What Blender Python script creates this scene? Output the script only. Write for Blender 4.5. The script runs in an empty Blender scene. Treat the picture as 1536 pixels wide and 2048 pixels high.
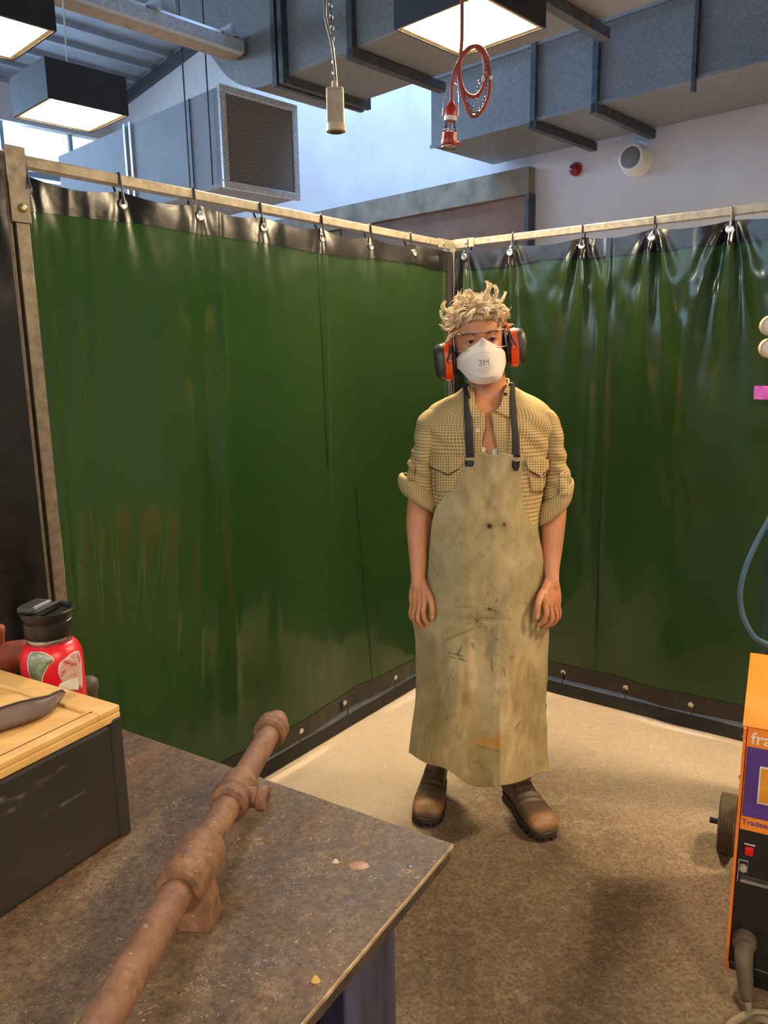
import bpy, bmesh, random
from math import *
from mathutils import Vector, Matrix, noise
from mathutils.bvhtree import BVHTree
random.seed(7)
V3 = Vector
SC = bpy.context.scene
COL = SC.collection
# ------------------------------------------------------------------ camera
F = 1540.0; PITCH = radians(11.2); ROLL = radians(1.0); HC = 1.5
cam = bpy.data.cameras.new('camera'); co = bpy.data.objects.new('camera', cam); COL.objects.link(co)
co.location = (0, 0, HC)
co.rotation_euler = (Matrix.Rotation(pi/2-PITCH, 3, 'X') @ Matrix.Rotation(-ROLL, 3, 'Z')).to_euler()
cam.sensor_fit = 'VERTICAL'; cam.sensor_height = 36; cam.lens = 36*F/2048; cam.clip_start = .02
SC.camera = co
CAMP = V3((0, 0, HC))

def ray(px, py):
    x, y = px-768, -(py-1024)
    c, s = cos(ROLL), sin(ROLL)
    xr, yr = c*x+s*y, -s*x+c*y
    return V3((xr, F*cos(PITCH)+yr*sin(PITCH), -F*sin(PITCH)+yr*cos(PITCH)))
def aY(px, py, Y):
    r = ray(px, py); return CAMP+r*(Y/r.y)
def aZ(px, py, Z):
    r = ray(px, py); return CAMP+r*((Z-HC)/r.z)
def aP(px, py, p0, n):
    r = ray(px, py); return CAMP+r*((p0-CAMP).dot(n)/r.dot(n))
def proj(p):
    Z = p.z-HC
    a = p.y*cos(PITCH)-Z*sin(PITCH); b = p.y*sin(PITCH)+Z*cos(PITCH)
    xr, yr = p.x/a*F, b/a*F
    c, s = cos(ROLL), sin(ROLL)
    return 768+c*xr-s*yr, 1024-(s*xr+c*yr)

# building axes: u to the near right along the back wall, v towards the back wall
BA = radians(43.8)
U = V3((cos(BA), -sin(BA), 0)); W = V3((sin(BA), cos(BA), 0)); ZZ = V3((0, 0, 1))
def B(u, v, z): return U*u+W*v+ZZ*z
BROT = -BA

# ------------------------------------------------------------------ materials
def lin(c): return tuple((x/12.92 if x <= .04045 else ((x+.055)/1.055)**2.4) for x in c)+(1,)
def rgb(r, g, b): return lin((r/255, g/255, b/255))
class M:
    def __init__(s, name, rough=.5, metal=0, spec=.5):
        s.m = bpy.data.materials.new(name); s.m.use_nodes = True
        s.t = s.m.node_tree; s.b = s.t.nodes['Principled BSDF']
        s.set('Roughness', rough); s.set('Metallic', metal); s.set('Specular IOR Level', spec)
        s._c = None
    def set(s, k, v):
        if isinstance(v, bpy.types.NodeSocket): s.t.links.new(v, s.b.inputs[k])
        else: s.b.inputs[k].default_value = v
        return s
    def n(s, ty, **k):
        nd = s.t.nodes.new(ty)
        for a, v in k.items():
            if a.startswith('i_'):
                key = a[2:]; key = int(key) if key.isdigit() else key.replace('_', ' ')
                if isinstance(v, bpy.types.NodeSocket): s.t.links.new(v, nd.inputs[key])
                else: nd.inputs[key].default_value = v
            else: setattr(nd, a, v)
        return nd
    def co(s, scale=(1, 1, 1), rot=(0, 0, 0)):
        c = s.n('ShaderNodeTexCoord').outputs['Object']
        return s.n('ShaderNodeMapping', i_Vector=c, i_Scale=scale, i_Rotation=rot).outputs[0]
    def noise(s, scale, detail=4, rough=.55, vec=None, dist=0):
        return s.n('ShaderNodeTexNoise', i_Vector=vec or s.co(), i_Scale=scale, i_Detail=detail, i_Roughness=rough, i_Distortion=dist).outputs['Fac']
    def ramp(s, f, stops):
        r = s.n('ShaderNodeValToRGB', i_Fac=f); e = r.color_ramp.elements
        while len(e) < len(stops): e.new(.5)
        for k, (p, c) in enumerate(stops):
            e[k].position = p; e[k].color = c if len(c) == 4 else c+(1,)
        return r.outputs[0]
    def grey(s, f, a, b, lo=0, hi=1): return s.ramp(f, [(a, (lo,)*3), (b, (hi,)*3)])
    def mix(s, f, a, b, mode='MIX'):
        return s.n('ShaderNodeMixRGB', blend_type=mode, i_Fac=f, i_Color1=a, i_Color2=b).outputs[0]
    def math(s, op, a, b=0, c=0): return s.n('ShaderNodeMath', operation=op, i_0=a, i_1=b, i_2=c).outputs[0]
    def bump(s, h, st=.3, d=.005):
        s.set('Normal', s.n('ShaderNodeBump', i_Strength=st, i_Distance=d, i_Height=h).outputs[0]); return s
    def attr(s, name): return s.n('ShaderNodeAttribute', attribute_name=name)

def simple(name, c1, c2=None, rough=.5, metal=0, scale=20, bump=0, detail=4, spec=.5):
    m = M(name, rough, metal, spec)
    if c2 is None: c2 = tuple(x*.8 for x in c1[:3])+(1,)
    nz = m.noise(scale, detail)
    m.set('Base Color', m.ramp(nz, [(.3, c2), (.7, c1)]))
    if bump: m.bump(nz, bump, .002)
    return m.m
def emit(name, c, st):
    m = M(name); m.set('Base Color', (.8, .8, .8, 1)); m.set('Emission Color', c); m.set('Emission Strength', st); return m.m

# ------------------------------------------------------------------ object helpers
ROOTLOC = {}
def tag(o, label=None, cat=None, group=None, kind=None):
    if label: o['label'] = label
    if cat: o['category'] = cat
    if group: o['group'] = group
    if kind: o['kind'] = kind
    return o
def thing(name, label, cat, loc, group=None):
    o = bpy.data.objects.new(name, None); COL.objects.link(o); o.location = loc; o.empty_display_size = .1
    ROOTLOC[o.name] = V3(loc)
    return tag(o, label, cat, group)
def rootloc(o):
    while o.parent: o = o.parent
    return ROOTLOC.get(o.name, V3((0, 0, 0)))
def obj(name, bm, mat=None, parent=None, smooth=False, origin=None, mods=(), autosmooth=None):
    """link a bmesh drawn in world coordinates as one object"""
    me = bpy.data.meshes.new(name)
    bmesh.ops.recalc_face_normals(bm, faces=bm.faces)
    loc = rootloc(parent) if parent else (V3(origin) if origin is not None else V3((0, 0, 0)))
    bmesh.ops.translate(bm, verts=bm.verts, vec=-loc)
    if smooth:
        for f in bm.faces: f.smooth = True
    bm.to_mesh(me); bm.free()
    for m in (mat if isinstance(mat, (list, tuple)) else [mat]):
        if m: me.materials.append(m)
    o = bpy.data.objects.new(name, me); COL.objects.link(o)
    if parent: o.parent = parent
    else:
        o.location = loc; ROOTLOC[o.name] = loc
    if autosmooth:
        for p in me.polygons: p.use_smooth = True
        me.set_sharp_from_angle(angle=radians(autosmooth))
    for m in mods:
        md = o.modifiers.new(m[0], m[0])
        for k, v in m[1].items(): setattr(md, k, v)
    return o
BEV = lambda w, s=2: ('BEVEL', dict(width=w, segments=s, limit_method='ANGLE', angle_limit=radians(40)))
SOL = lambda t, o=0: ('SOLIDIFY', dict(thickness=t, offset=o))
def bbox(bm, u0, u1, v0, v1, z0, z1, f=B):
    vs = [bm.verts.new(f(a, b, c)) for c in (z0, z1) for b in (v0, v1) for a in (u0, u1)]
    for q in ((0, 1, 3, 2), (4, 6, 7, 5), (0, 4, 5, 1), (2, 3, 7, 6), (0, 2, 6, 4), (1, 5, 7, 3)): bm.faces.new([vs[k] for k in q])
    return vs
def frame(o, x, y, z=ZZ):
    o, x, y = V3(o), V3(x).normalized(), V3(y).normalized()
    return lambda a, b, c: o+x*a+y*b+z*c
def box(a0, a1, b0, b1, c0, c1, f=B, bm=None):
    bm = bm or bmesh.new(); bbox(bm, a0, a1, b0, b1, c0, c1, f); return bm
def smoothpts(pts, n=4):
    out = []
    P = [V3(p) for p in pts]
    for i in range(len(P)-1):
        p0 = P[max(i-1, 0)]; p1 = P[i]; p2 = P[i+1]; p3 = P[min(i+2, len(P)-1)]
        for k in range(n):
            t = k/n
            out.append(.5*((2*p1)+(p2-p0)*t+(2*p0-5*p1+4*p2-p3)*t*t+(3*p1-p0-3*p2+p3)*t**3))
    out.append(P[-1]); return out
def lerpl(L, t):
    x = t*(len(L)-1); i = min(int(x), len(L)-2); return L[i]+(L[i+1]-L[i])*(x-i)
def tube(pts, rad, seg=10, cap=True, bm=None, n=0, ends=False):
    bm = bm or bmesh.new()
    rads = rad if isinstance(rad, (list, tuple)) else [rad]*len(pts)
    P = [V3(p) for p in pts]
    if n:
        Q = smoothpts(P, n); rads = [lerpl(rads, k/(len(Q)-1)) for k in range(len(Q))]; P = Q
    if ends:   # round ends
        d0 = (P[0]-P[1]).normalized(); d1 = (P[-1]-P[-2]).normalized(); r0, r1 = rads[0], rads[-1]
        P = [P[0]+d0*r0*.95, P[0]+d0*r0*.7]+P+[P[-1]+d1*r1*.7, P[-1]+d1*r1*.95]
        rads = [r0*.3, r0*.75]+list(rads)+[r1*.75, r1*.3]
    up = None; rings = []
    for i, p in enumerate(P):
        t = (P[min(i+1, len(P)-1)]-P[max(i-1, 0)]).normalized()
        if up is None:
            up = t.cross(V3((0, 0, 1)) if abs(t.z) < .9 else V3((0, 1, 0))).normalized()
        up = (up-t*up.dot(t)).normalized(); w = t.cross(up)
        rings.append([bm.verts.new(p+(up*cos(2*pi*k/seg)+w*sin(2*pi*k/seg))*rads[i]) for k in range(seg)])
    for a, b in zip(rings, rings[1:]):
        for k in range(seg): bm.faces.new((a[k], a[(k+1) % seg], b[(k+1) % seg], b[k]))
    if cap: bm.faces.new(rings[0][::-1]); bm.faces.new(rings[-1])
    return bm
def lathe(base, axis, prof, seg=32, bm=None, squash=None):
    """prof: (distance along axis, radius)"""
    bm = bm or bmesh.new(); axis = V3(axis).normalized(); base = V3(base)
    up = axis.cross(V3((0, 0, 1)) if abs(axis.z) < .9 else V3((0, 1, 0))).normalized(); w = axis.cross(up)
    rings = []
    for d, r in prof:
        rings.append([bm.verts.new(base+axis*d+(up*cos(2*pi*k/seg)+w*sin(2*pi*k/seg))*max(r, 1e-4)) for k in range(seg)])
    for a, b in zip(rings, rings[1:]):
        for k in range(seg): bm.faces.new((a[k], a[(k+1) % seg], b[(k+1) % seg], b[k]))
    bm.faces.new(rings[0][::-1]); bm.faces.new(rings[-1]); return bm
def prism(pts, f, c0, c1, bm=None):
    """2D outline pts (a,b) extruded from c0 to c1; f(a,b,c) -> world"""
    bm = bm or bmesh.new()
    lo = [bm.verts.new(f(a, b, c0)) for a, b in pts]; hi = [bm.verts.new(f(a, b, c1)) for a, b in pts]
    n = len(pts); bm.faces.new(lo[::-1]); bm.faces.new(hi)
    for k in range(n): bm.faces.new((lo[k], lo[(k+1) % n], hi[(k+1) % n], hi[k]))
    return bm
def grid(rows, bm=None, closed=False, uv=False):
    bm = bm or bmesh.new()
    R = [[bm.verts.new(p) for p in r] for r in rows]
    L = bm.loops.layers.uv.verify() if uv else None
    n = len(R[0])
    for i in range(len(R)-1):
        for k in range(n if closed else n-1):
            q = (R[i][k], R[i][(k+1) % n], R[i+1][(k+1) % n], R[i+1][k])
            try: f = bm.faces.new(q)
            except ValueError: continue
            if L:
                for l, (a, b) in zip(f.loops, ((i, k), (i, k+1), (i+1, k+1), (i+1, k))): l[L].uv = (b*uv[0], a*uv[1])
    return bm, R
def bake(o):
    """apply modifiers"""
    dg = bpy.context.evaluated_depsgraph_get(); me = bpy.data.meshes.new_from_object(o.evaluated_get(dg))
    o.modifiers.clear(); o.data = me; return o
def bvh_of(o):
    bm = bmesh.new(); bm.from_mesh(o.data); bmesh.ops.translate(bm, verts=bm.verts, vec=rootloc(o))
    t = BVHTree.FromBMesh(bm); bm.free(); return t
def onsurf(bvh, px, py, off=.001, fb=2.3):
    r = ray(px, py).normalized()
    h = bvh.ray_cast(CAMP, r)
    if h[0] is None:
        h = bvh.find_nearest(aY(px, py, fb)); n = h[1]
        if n.dot(r) > 0: n = -n
        return h[0]+n*off
    n = h[1]
    if n.dot(r) > 0: n = -n
    return h[0]+n*off
def patch(bvh, left, right, n=8, m=6, off=.0015, thick=.001, bm=None):
    """a piece laid on a surface; left/right edge polylines given in photo pixels"""
    bm = bm or bmesh.new()
    L = smoothpts([V3((a, b, 0)) for a, b in left], 1) ; R = [V3((a, b, 0)) for a, b in right]
    L = [V3((a, b, 0)) for a, b in left]
    top, bot = [], []
    for i in range(n+1):
        a = lerpl(L, i/n); b = lerpl(R, i/n)
        q = [a+(b-a)*(k/m) for k in range(m+1)]
        top.append([onsurf(bvh, p.x, p.y, off+thick) for p in q]); bot.append([onsurf(bvh, p.x, p.y, off) for p in q])
    _, A = grid(top, bm); _, Bo = grid([r[::-1] for r in bot], bm)
    ring = lambda G: G[0]+[r[-1] for r in G[1:-1]]+G[-1][::-1]+[r[0] for r in G[-2:0:-1]]
    ra = ring(A); rb = ring([r[::-1] for r in Bo])
    for k in range(len(ra)):
        j = (k+1) % len(ra); bm.faces.new((ra[k], rb[k], rb[j], ra[j]))
    return bm
def textmesh(s, size, bold=False, ext=0.0):
    cu = bpy.data.curves.new('t', 'FONT'); cu.body = s; cu.size = size; cu.extrude = ext; cu.align_x = 'LEFT'
    if bold: cu.offset = size*.01
    o = bpy.data.objects.new('t', cu); COL.objects.link(o)
    dg = bpy.context.evaluated_depsgraph_get(); dg.update()
    me = bpy.data.meshes.new_from_object(o.evaluated_get(dg))
    bpy.data.objects.remove(o)
    bm = bmesh.new(); bm.from_mesh(me); bpy.data.meshes.remove(me); return bm
def mapbm(bm, f):
    for v in bm.verts: v.co = f(v.co)
    return bm
def nz(p, s=1, o=0): return noise.noise(V3(p)*s+V3((o, o*1.7, o*.6)))

# ------------------------------------------------------------------ material library
def floor_mat(name, dark, mid, light, scratch, sc=1.0, rust=None, lit_pale=None):
    m = M(name, .55)
    v = m.co((sc,)*3)
    big = m.noise(1.3, 5, .6, v); med = m.noise(9, 6, .65, v); fine = m.noise(90, 5, .7, v)
    c = m.ramp(big, [(.32, dark), (.5, mid), (.72, light)])
    c = m.mix(m.grey(med, .3, .75, 0, .55), c, light)
    c = m.mix(m.grey(fine, .42, .62, 0, .7), c, dark)
    c = m.mix(m.grey(m.noise(34, 6, .75, v), .5, .66, 0, .5), c, light)
    if rust:
        r = m.noise(3.3, 6, .6, v, 1.2)
        c = m.mix(m.grey(r, .52, .7, 0, .75), c, rust)
    if lit_pale:
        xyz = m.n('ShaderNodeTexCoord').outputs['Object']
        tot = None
        for (dx, dy, c0, w0, w1, am) in lit_pale:      # lamp-lit floor along the screens, painted paler into the colour
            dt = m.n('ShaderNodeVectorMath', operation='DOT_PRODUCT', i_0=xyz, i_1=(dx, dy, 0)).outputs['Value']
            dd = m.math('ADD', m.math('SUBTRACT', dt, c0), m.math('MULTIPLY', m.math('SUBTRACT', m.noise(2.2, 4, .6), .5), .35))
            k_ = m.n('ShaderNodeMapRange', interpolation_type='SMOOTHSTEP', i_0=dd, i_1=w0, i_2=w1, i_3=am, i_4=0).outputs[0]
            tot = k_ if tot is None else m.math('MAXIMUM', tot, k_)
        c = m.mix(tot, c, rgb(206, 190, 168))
    # fine curved scratches
    tot = None
    for k, (s1, s2) in enumerate(((2.2, 26), (3.5, 34), (5, 55))):
        wv = m.noise(s1*3, 3, .5, m.co((sc, sc*1.1, sc), (0, 0, k*1.1)), 2.5)
        l = m.math('ABSOLUTE', m.math('SUBTRACT', m.math('FRACT', m.math('MULTIPLY', wv, s2*.5)), .5))
        l = m.grey(l, .0, .045, 1, 0)
        msk = m.grey(m.noise(14+9*k, 3, .6, v), .52, .6, 0, 1)
        l = m.math('MULTIPLY', l, msk)
        tot = l if tot is None else m.math('MAXIMUM', tot, l)
    sp = m.grey(m.noise(170, 2, .5, v), .68, .74, 0, 1)
    tot = m.math('MULTIPLY', m.math('MAXIMUM', tot, m.math('MULTIPLY', sp, .8)), .55)
    c = m.mix(tot, c, scratch)
    m.set('Base Color', c)
    m.set('Roughness', m.grey(med, .3, .7, .5, .72)); m.set('Specular IOR Level', .35)
    m.bump(fine, .12, .001)
    return m.m
MAT_FLOOR = floor_mat('worn_floor', rgb(66, 52, 38), rgb(104, 86, 66), rgb(150, 130, 106), rgb(215, 190, 158), lit_pale=((.769, -.639, -2.08, .42, .85, .55), (-.56, -.828, -3.18, .25, 1.0, .38)))
MAT_TABLE = floor_mat('scratched_bench_sheet', rgb(52, 42, 34), rgb(88, 70, 52), rgb(124, 102, 78), rgb(205, 182, 150), 1.6, rgb(112, 76, 50))
def curtain_mat():
    m = M('green_pvc', .13, 0, .38)
    c = m.ramp(m.noise(1.2, 3), [(.3, rgb(21, 32, 15)), (.7, rgb(34, 46, 26))])
    m.set('Base Color', c)
    m.set('Coat Weight', .12); m.set('Coat Roughness', .06)
    tr = m.n('ShaderNodeBsdfTranslucent', i_Color=rgb(74, 132, 52))
    mx = m.n('ShaderNodeMixShader', i_Fac=.055, i_1=m.b.outputs[0], i_2=tr.outputs[0])
    m.t.links.new(mx.outputs[0], m.t.nodes['Material Output'].inputs[0])
    m.set('Roughness', m.grey(m.noise(4, 4), .3, .7, .10, .24))
    m.bump(m.noise(7, 3), .25, .004)
    return m.m
MAT_CURT = curtain_mat()
MAT_BORD = simple('black_vinyl', rgb(26, 25, 22), rgb(14, 13, 12), .22, bump=.3, scale=30)
MAT_RAIL = simple('dull_grey_steel', rgb(150, 140, 122), rgb(112, 104, 90), .42, .55, scale=40, bump=.1)
MAT_RAILD = simple('dusty_black_rail', rgb(40, 38, 34), rgb(26, 25, 23), .75)
MAT_EYE = simple('bright_eyelet', rgb(225, 225, 220), rgb(200, 200, 195), .2, .9)
def galv():
    m = M('galvanised_sheet', .42, .35)
    n = m.noise(60, 4, .8); b = m.noise(2, 3)
    m.set('Base Color', m.mix(m.grey(b, .3, .7, 0, .4), m.ramp(n, [(.35, rgb(120, 120, 120)), (.65, rgb(148, 148, 147))]), rgb(106, 106, 106)))
    m.set('Roughness', m.grey(n, .3, .7, .34, .5)); return m.m
MAT_GALV = galv()
MAT_FLANGE = simple('duct_flange', rgb(92, 94, 98), rgb(66, 68, 72), .45, .5)
MAT_BAFFLE = simple('acoustic_grey_panel', rgb(136, 140, 148), rgb(124, 128, 136), .6, .1, scale=5)
MAT_SILVER = simple('silver_duct_tape', rgb(205, 212, 218), rgb(165, 172, 180), .35, .3, scale=60)
MAT_WALL = simple('white_plaster', rgb(205, 198, 194), rgb(190, 183, 180), .85, scale=2)
MAT_CONC = simple('concrete_lintel', rgb(148, 132, 108), rgb(100, 90, 76), .8, scale=6, bump=.3, detail=8)
MAT_BROWN = simple('brown_door_panel', rgb(140, 98, 70), rgb(108, 76, 56), .6, scale=3)
MAT_LAMPBOX = simple('black_lamp_housing', rgb(44, 42, 46), rgb(32, 31, 34), .55)
MAT_LAMPRIM = simple('cream_lamp_rim', rgb(230, 205, 150), rgb(210, 185, 130), .5)
MAT_GLOW = emit('lit_diffuser', (1, .78, .50, 1), 140)
MAT_WHITE = simple('white_plastic', rgb(225, 220, 210), rgb(208, 204, 194), .4)
MAT_GREYPL = simple('grey_mesh_cover', rgb(120, 120, 120), rgb(100, 100, 100), .7, scale=200)
MAT_RED = simple('red_plastic', rgb(176, 44, 22), rgb(140, 30, 16), .3)
MAT_ALARM = simple('dark_red_lens', rgb(150, 24, 40), rgb(110, 14, 26), .25)
MAT_CABLE = simple('grey_cable', rgb(120, 108, 92), rgb(96, 86, 72), .5)
MAT_CREAM = simple('cream_switch_plastic', rgb(196, 180, 148), rgb(176, 160, 128), .45)
MAT_CHAIN = simple('dark_chain', rgb(90, 84, 76), rgb(60, 56, 52), .35, .8)
MAT_RCAB = simple('red_rubber_cable', rgb(168, 68, 46), rgb(140, 50, 34), .42)
MAT_BLACK = simple('black_plastic', rgb(30, 29, 28), rgb(20, 19, 18), .38)
MAT_STEEL = simple('polished_steel', rgb(200, 195, 185), rgb(170, 165, 155), .2, .95)
def glassmat(name, tint=(1, 1, 1, 1), fac=.9, rough=.04, fk_=.85):
    m = M(name, rough)
    tr = m.n('ShaderNodeBsdfTransparent', i_Color=tint); gl = m.n('ShaderNodeBsdfGlossy', i_Roughness=rough)
    fr = m.n('ShaderNodeFresnel', i_IOR=1.45)
    a = m.math('ADD', m.math('MULTIPLY', fr.outputs[0], fk_), 1-fac)
    mx = m.n('ShaderNodeMixShader', i_Fac=a, i_1=tr.outputs[0], i_2=gl.outputs[0])
    m.t.links.new(mx.outputs[0], m.t.nodes['Material Output'].inputs[0]); return m.m
MAT_CLEAR = glassmat('clear_plastic', (.96, .96, .97, 1), .97)
MAT_CLEARRIM = glassmat('clear_plastic_edge', (.98, .97, .96, 1), .78, .3, .6)
def rustmat():
    m = M('rusty_iron', .7, .15)
    v = m.co()
    a = m.noise(55, 6, .7, v); b = m.noise(14, 4, .6, v); d = m.noise(130, 2, .5, v)
    c = m.ramp(a, [(.3, rgb(76, 54, 38)), (.5, rgb(118, 84, 58)), (.72, rgb(150, 110, 76))])
    c = m.mix(m.grey(b, .4, .65, 0, .6), c, rgb(112, 76, 62))
    c = m.mix(m.grey(d, .68, .76, 0, .6), c, rgb(215, 190, 165))
    m.set('Base Color', c); m.bump(a, .5, .0012); return m.m
MAT_RUST = rustmat()

# ------------------------------------------------------------------ room shell
WV = 6.06
def struct(name, bm, mat, **k):
    o = obj(name, bm, mat, **k); o['kind'] = 'structure'; return o
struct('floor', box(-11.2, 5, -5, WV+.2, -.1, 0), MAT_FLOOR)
struct('wall_back', box(-11.4, 5.2, WV, WV+.2, 0, 7.6), MAT_WALL)
struct('wall_right', box(5, 5.2, -5, WV, 0, 7.6), MAT_WALL)
bm = bmesh.new()
bbox(bm, -11.4, 5.2, -5.2, -5, 0, 2.45); bbox(bm, -11.4, 5.2, -5.2, -5, 4.1, 7.6)
bbox(bm, -11.4, -7.5, -5.2, -5, 2.45, 4.1); bbox(bm, 2.6, 5.2, -5.2, -5, 2.45, 4.1)
struct('wall_front', bm, MAT_WALL)
bm = bmesh.new()
for k in range(9): bbox(bm, -7.5+k*1.2525, -7.44+k*1.2525, -5.14, -5.06, 2.45, 4.1)
fo3 = struct('window_3', bm, MAT_FLANGE)
obj('pane', box(-7.5, 2.6, -5.11, -5.10, 2.45, 4.1), glassmat('front_window_pane', (.94, .97, 1, 1), .97), fo3)
# left wall with a long clerestory opening
bm = bmesh.new()
bbox(bm, -11.4, -11.2, -5, WV, 0, 3.5); bbox(bm, -11.4, -11.2, -5, WV, 4.7, 5.6)
struct('wall_left', bm, MAT_WALL)
# ribbed roof rising to the right, with a skylight opening over the back of the room
def roofz(u): return 5.26+.117*(u+10.86)
SKY = (-7.6, -2.2, 4.35, 5.95)
bm = bmesh.new()
def slab(u0, u1, v0, v1):
    f = lambda a, b, c: B(a, b, roofz(a)+c)
    bbox(bm, u0, u1, v0, v1, 0, .12, f)
slab(-11.4, SKY[0], -5, WV+.2); slab(SKY[1], 5.2, -5, WV+.2); slab(SKY[0], SKY[1], -5, SKY[2]); slab(SKY[0], SKY[1], SKY[3], WV+.2)
n = 0; u = -11.2
while u < 5:
    f = lambda a, b, c: B(a, b, roofz(a)+c)
    v1 = SKY[2] if SKY[0]-.1 < u < SKY[1] else WV
    bbox(bm, u, u+.06, -5, v1, -.05, 0, f)
    u += .42
m = M('grey_roof_sheet', .5, .1); m.set('Base Color', m.ramp(m.noise(3, 3), [(.3, rgb(128, 132, 138)), (.7, rgb(150, 153, 158))]))
struct('ceiling', bm, m.m)
bm = box(SKY[0], SKY[1], SKY[2], SKY[3], .06, .08, lambda a, b, c: B(a, b, roofz(a)+c))
struct('window_1', bm, glassmat('skylight_pane', (.9, .95, 1, 1), .98))
bm = bmesh.new()
for vv in [-5+.95*k for k in range(12)]: bbox(bm, -11.34, -11.28, vv, vv+.05, 3.5, 4.7)
bbox(bm, -11.34, -11.28, -5, WV, 4.05, 4.12)
fo = struct('window_2', bm, simple('window_frame_grey', rgb(150, 160, 170), None, .5))
bm = box(-11.33, -11.32, -5, WV, 3.5, 4.7); obj('pane', bm, glassmat('window_pane', (.92, .96, 1, 1), .97), fo)
# trim along the roof edge on the back wall
struct('trim_back', box(-11.2, SKY[0], WV-.06, WV, -.2, -.06, lambda a, b, c: B(a, b, roofz(a)+c)), MAT_FLANGE)
# concrete lintel and big brown door
struct('trim_lintel', box(-9.2, -3.93, WV-.10, WV, 2.88, 3.1), MAT_CONC)
bm = box(-9.2, -3.96, WV-.06, WV, 0, 2.88)
bbox(bm, -6.35, -6.33, WV-.07, WV-.05, 0, 2.88)
struct('door_1', bm, MAT_BROWN)
struct('trim_door_edge', box(-3.96, -3.92, WV-.11, WV, 0, 2.88), MAT_FLANGE)

# ------------------------------------------------------------------ ducts
t = thing('air_duct', 'wide grey sheet metal duct along the back wall above the round speaker', 'duct', B(-1, 5.6, 3.16))
obj('duct_body', box(-4.32, 4.5, 5.13, 5.98, 3.18, 3.68), MAT_GALV, t, mods=[BEV(.004, 1)])
bm = bmesh.new()
for z in (3.18, 3.68):
    for k in range(1): bbox(bm, -4.32, 4.5, 5.115, 5.13, z-.012, z+.012)
obj('edge_trim', bm, MAT_GALV, t)
for uu in (-3.34, -2.85):
    bm = box(uu-.02, uu+.02, 5.095, 5.13, 3.12, 3.72)
    obj('flange', bm, MAT_FLANGE, t)
    bm = box(uu-.025, uu+.025, 5.095, 6.0, 3.115, 3.175)
    obj('support_channel', bm, MAT_FLANGE, t)
bm = box(-2.19, -2.165, 5.10, 5.13, 3.10, 3.72); obj('support_rod', bm, MAT_FLANGE, t)
bm = box(-.6, -.57, 5.10, 5.13, 3.10, 3.72); obj('support_rod', bm, MAT_FLANGE, t)

t = thing('air_duct', 'overhead grey duct with a curved offset end behind the hanging lamp', 'duct', B(-1, 3.4, 3.1))
obj('duct_body', box(-3.74, 4.5, 3.12, 3.74, 3.10, 3.62), MAT_GALV, t, mods=[BEV(.004, 1)])
# curved transition at the left end
low = smoothpts([(-3.76, 3.10, 0), (-4.0, 3.11, 0), (-4.25, 3.22, 0), (-4.5, 3.45, 0), (-4.8, 3.62, 0)], 6)
hi = smoothpts([(-3.76, 3.62, 0), (-4.0, 3.64, 0), (-4.25, 3.75, 0), (-4.5, 3.98, 0), (-4.8, 4.16, 0)], 6)
prof = [(p.x, p.y) for p in low]+[(p.x, p.y) for p in hi[::-1]]
bm = prism(prof, lambda a, b, c: B(a, c, b), 3.12, 3.74)
obj('offset_bend', bm, MAT_GALV, t, autosmooth=35)
bm = bmesh.new()
for uu in (-3.76, -3.70):
    bbox(bm, uu-.018, uu+.018, 3.075, 3.785, 3.055, 3.665)
obj('flange', bm, MAT_FLANGE, t)
for uu in (-3.15, -2.1):
    obj('flange', box(uu-.02, uu+.02, 3.085, 3.13, 3.05, 3.66), MAT_FLANGE, t)
    obj('support_channel', box(uu-.025, uu+.025, 3.085, 3.85, 3.045, 3.095), MAT_FLANGE, t)
bm = tube([B(-4.35, 3.1, 3.95), B(-3.8, 2.6, 4.9)], .008); obj('hanger_rod', bm, MAT_FLANGE, t)

# boxed vent on the left
t = thing('vent_box', 'long grey boxed ventilation unit with a square mesh grille over the left screen', 'vent', B(-5.2, 3.4, 2.6))
obj('housing', box(-6.62, -4.33, 3.09, 3.70, 2.60, 3.19), MAT_BAFFLE, t, mods=[BEV(.003, 1)])
bm = bmesh.new()
g = .045
for a in ((3.08, 3.71, 2.59, 2.59+g), (3.08, 3.71, 3.20-g, 3.20), (3.08, 3.08+g, 2.59+g, 3.20-g), (3.71-g, 3.71, 2.59+g, 3.20-g)):
    bbox(bm, -4.33, -4.305, *a)
obj('grille_frame', bm, MAT_SILVER, t, mods=[BEV(.004, 2)])
mg = M('perforated_mesh', .6, 0)
vo = mg.n('ShaderNodeTexBrick', i_Vector=mg.co((1, 1, 1), (pi/2, 0, BA)), i_Scale=60, offset=0)
vo.inputs['Mortar Size'].default_value = .025; vo.inputs['Brick Width'].default_value = .6; vo.inputs['Row Height'].default_value = .6
vo = mg.n('ShaderNodeTexChecker', i_Vector=mg.co((1, 1, 1), (0, 0, BA)), i_Scale=90)
mg.set('Base Color', mg.mix(vo.outputs['Fac'], rgb(74, 72, 70), rgb(128, 124, 120)))
obj('grille', box(-4.335, -4.315, 3.12, 3.67, 2.63, 3.16), mg.m, t)
bm = bmesh.new()
for uu in (-5.42, -5.50): bbox(bm, uu-.012, uu+.012, 3.075, 3.72, 2.585, 3.205)
obj('joint_flange', bm, MAT_SILVER, t)
bm = bmesh.new()
for uu in (-4.66,): bbox(bm, uu-.004, uu+.004, 3.084, 3.09, 2.60, 3.19)
obj('seam', bm, MAT_FLANGE, t)
for uu in (-4.68, -4.42):
    obj('hanger_rod', tube([B(uu, 3.07, 2.62), B(uu, 3.07, roofz(uu)-.06)], .005), MAT_FLANGE, t)

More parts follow.
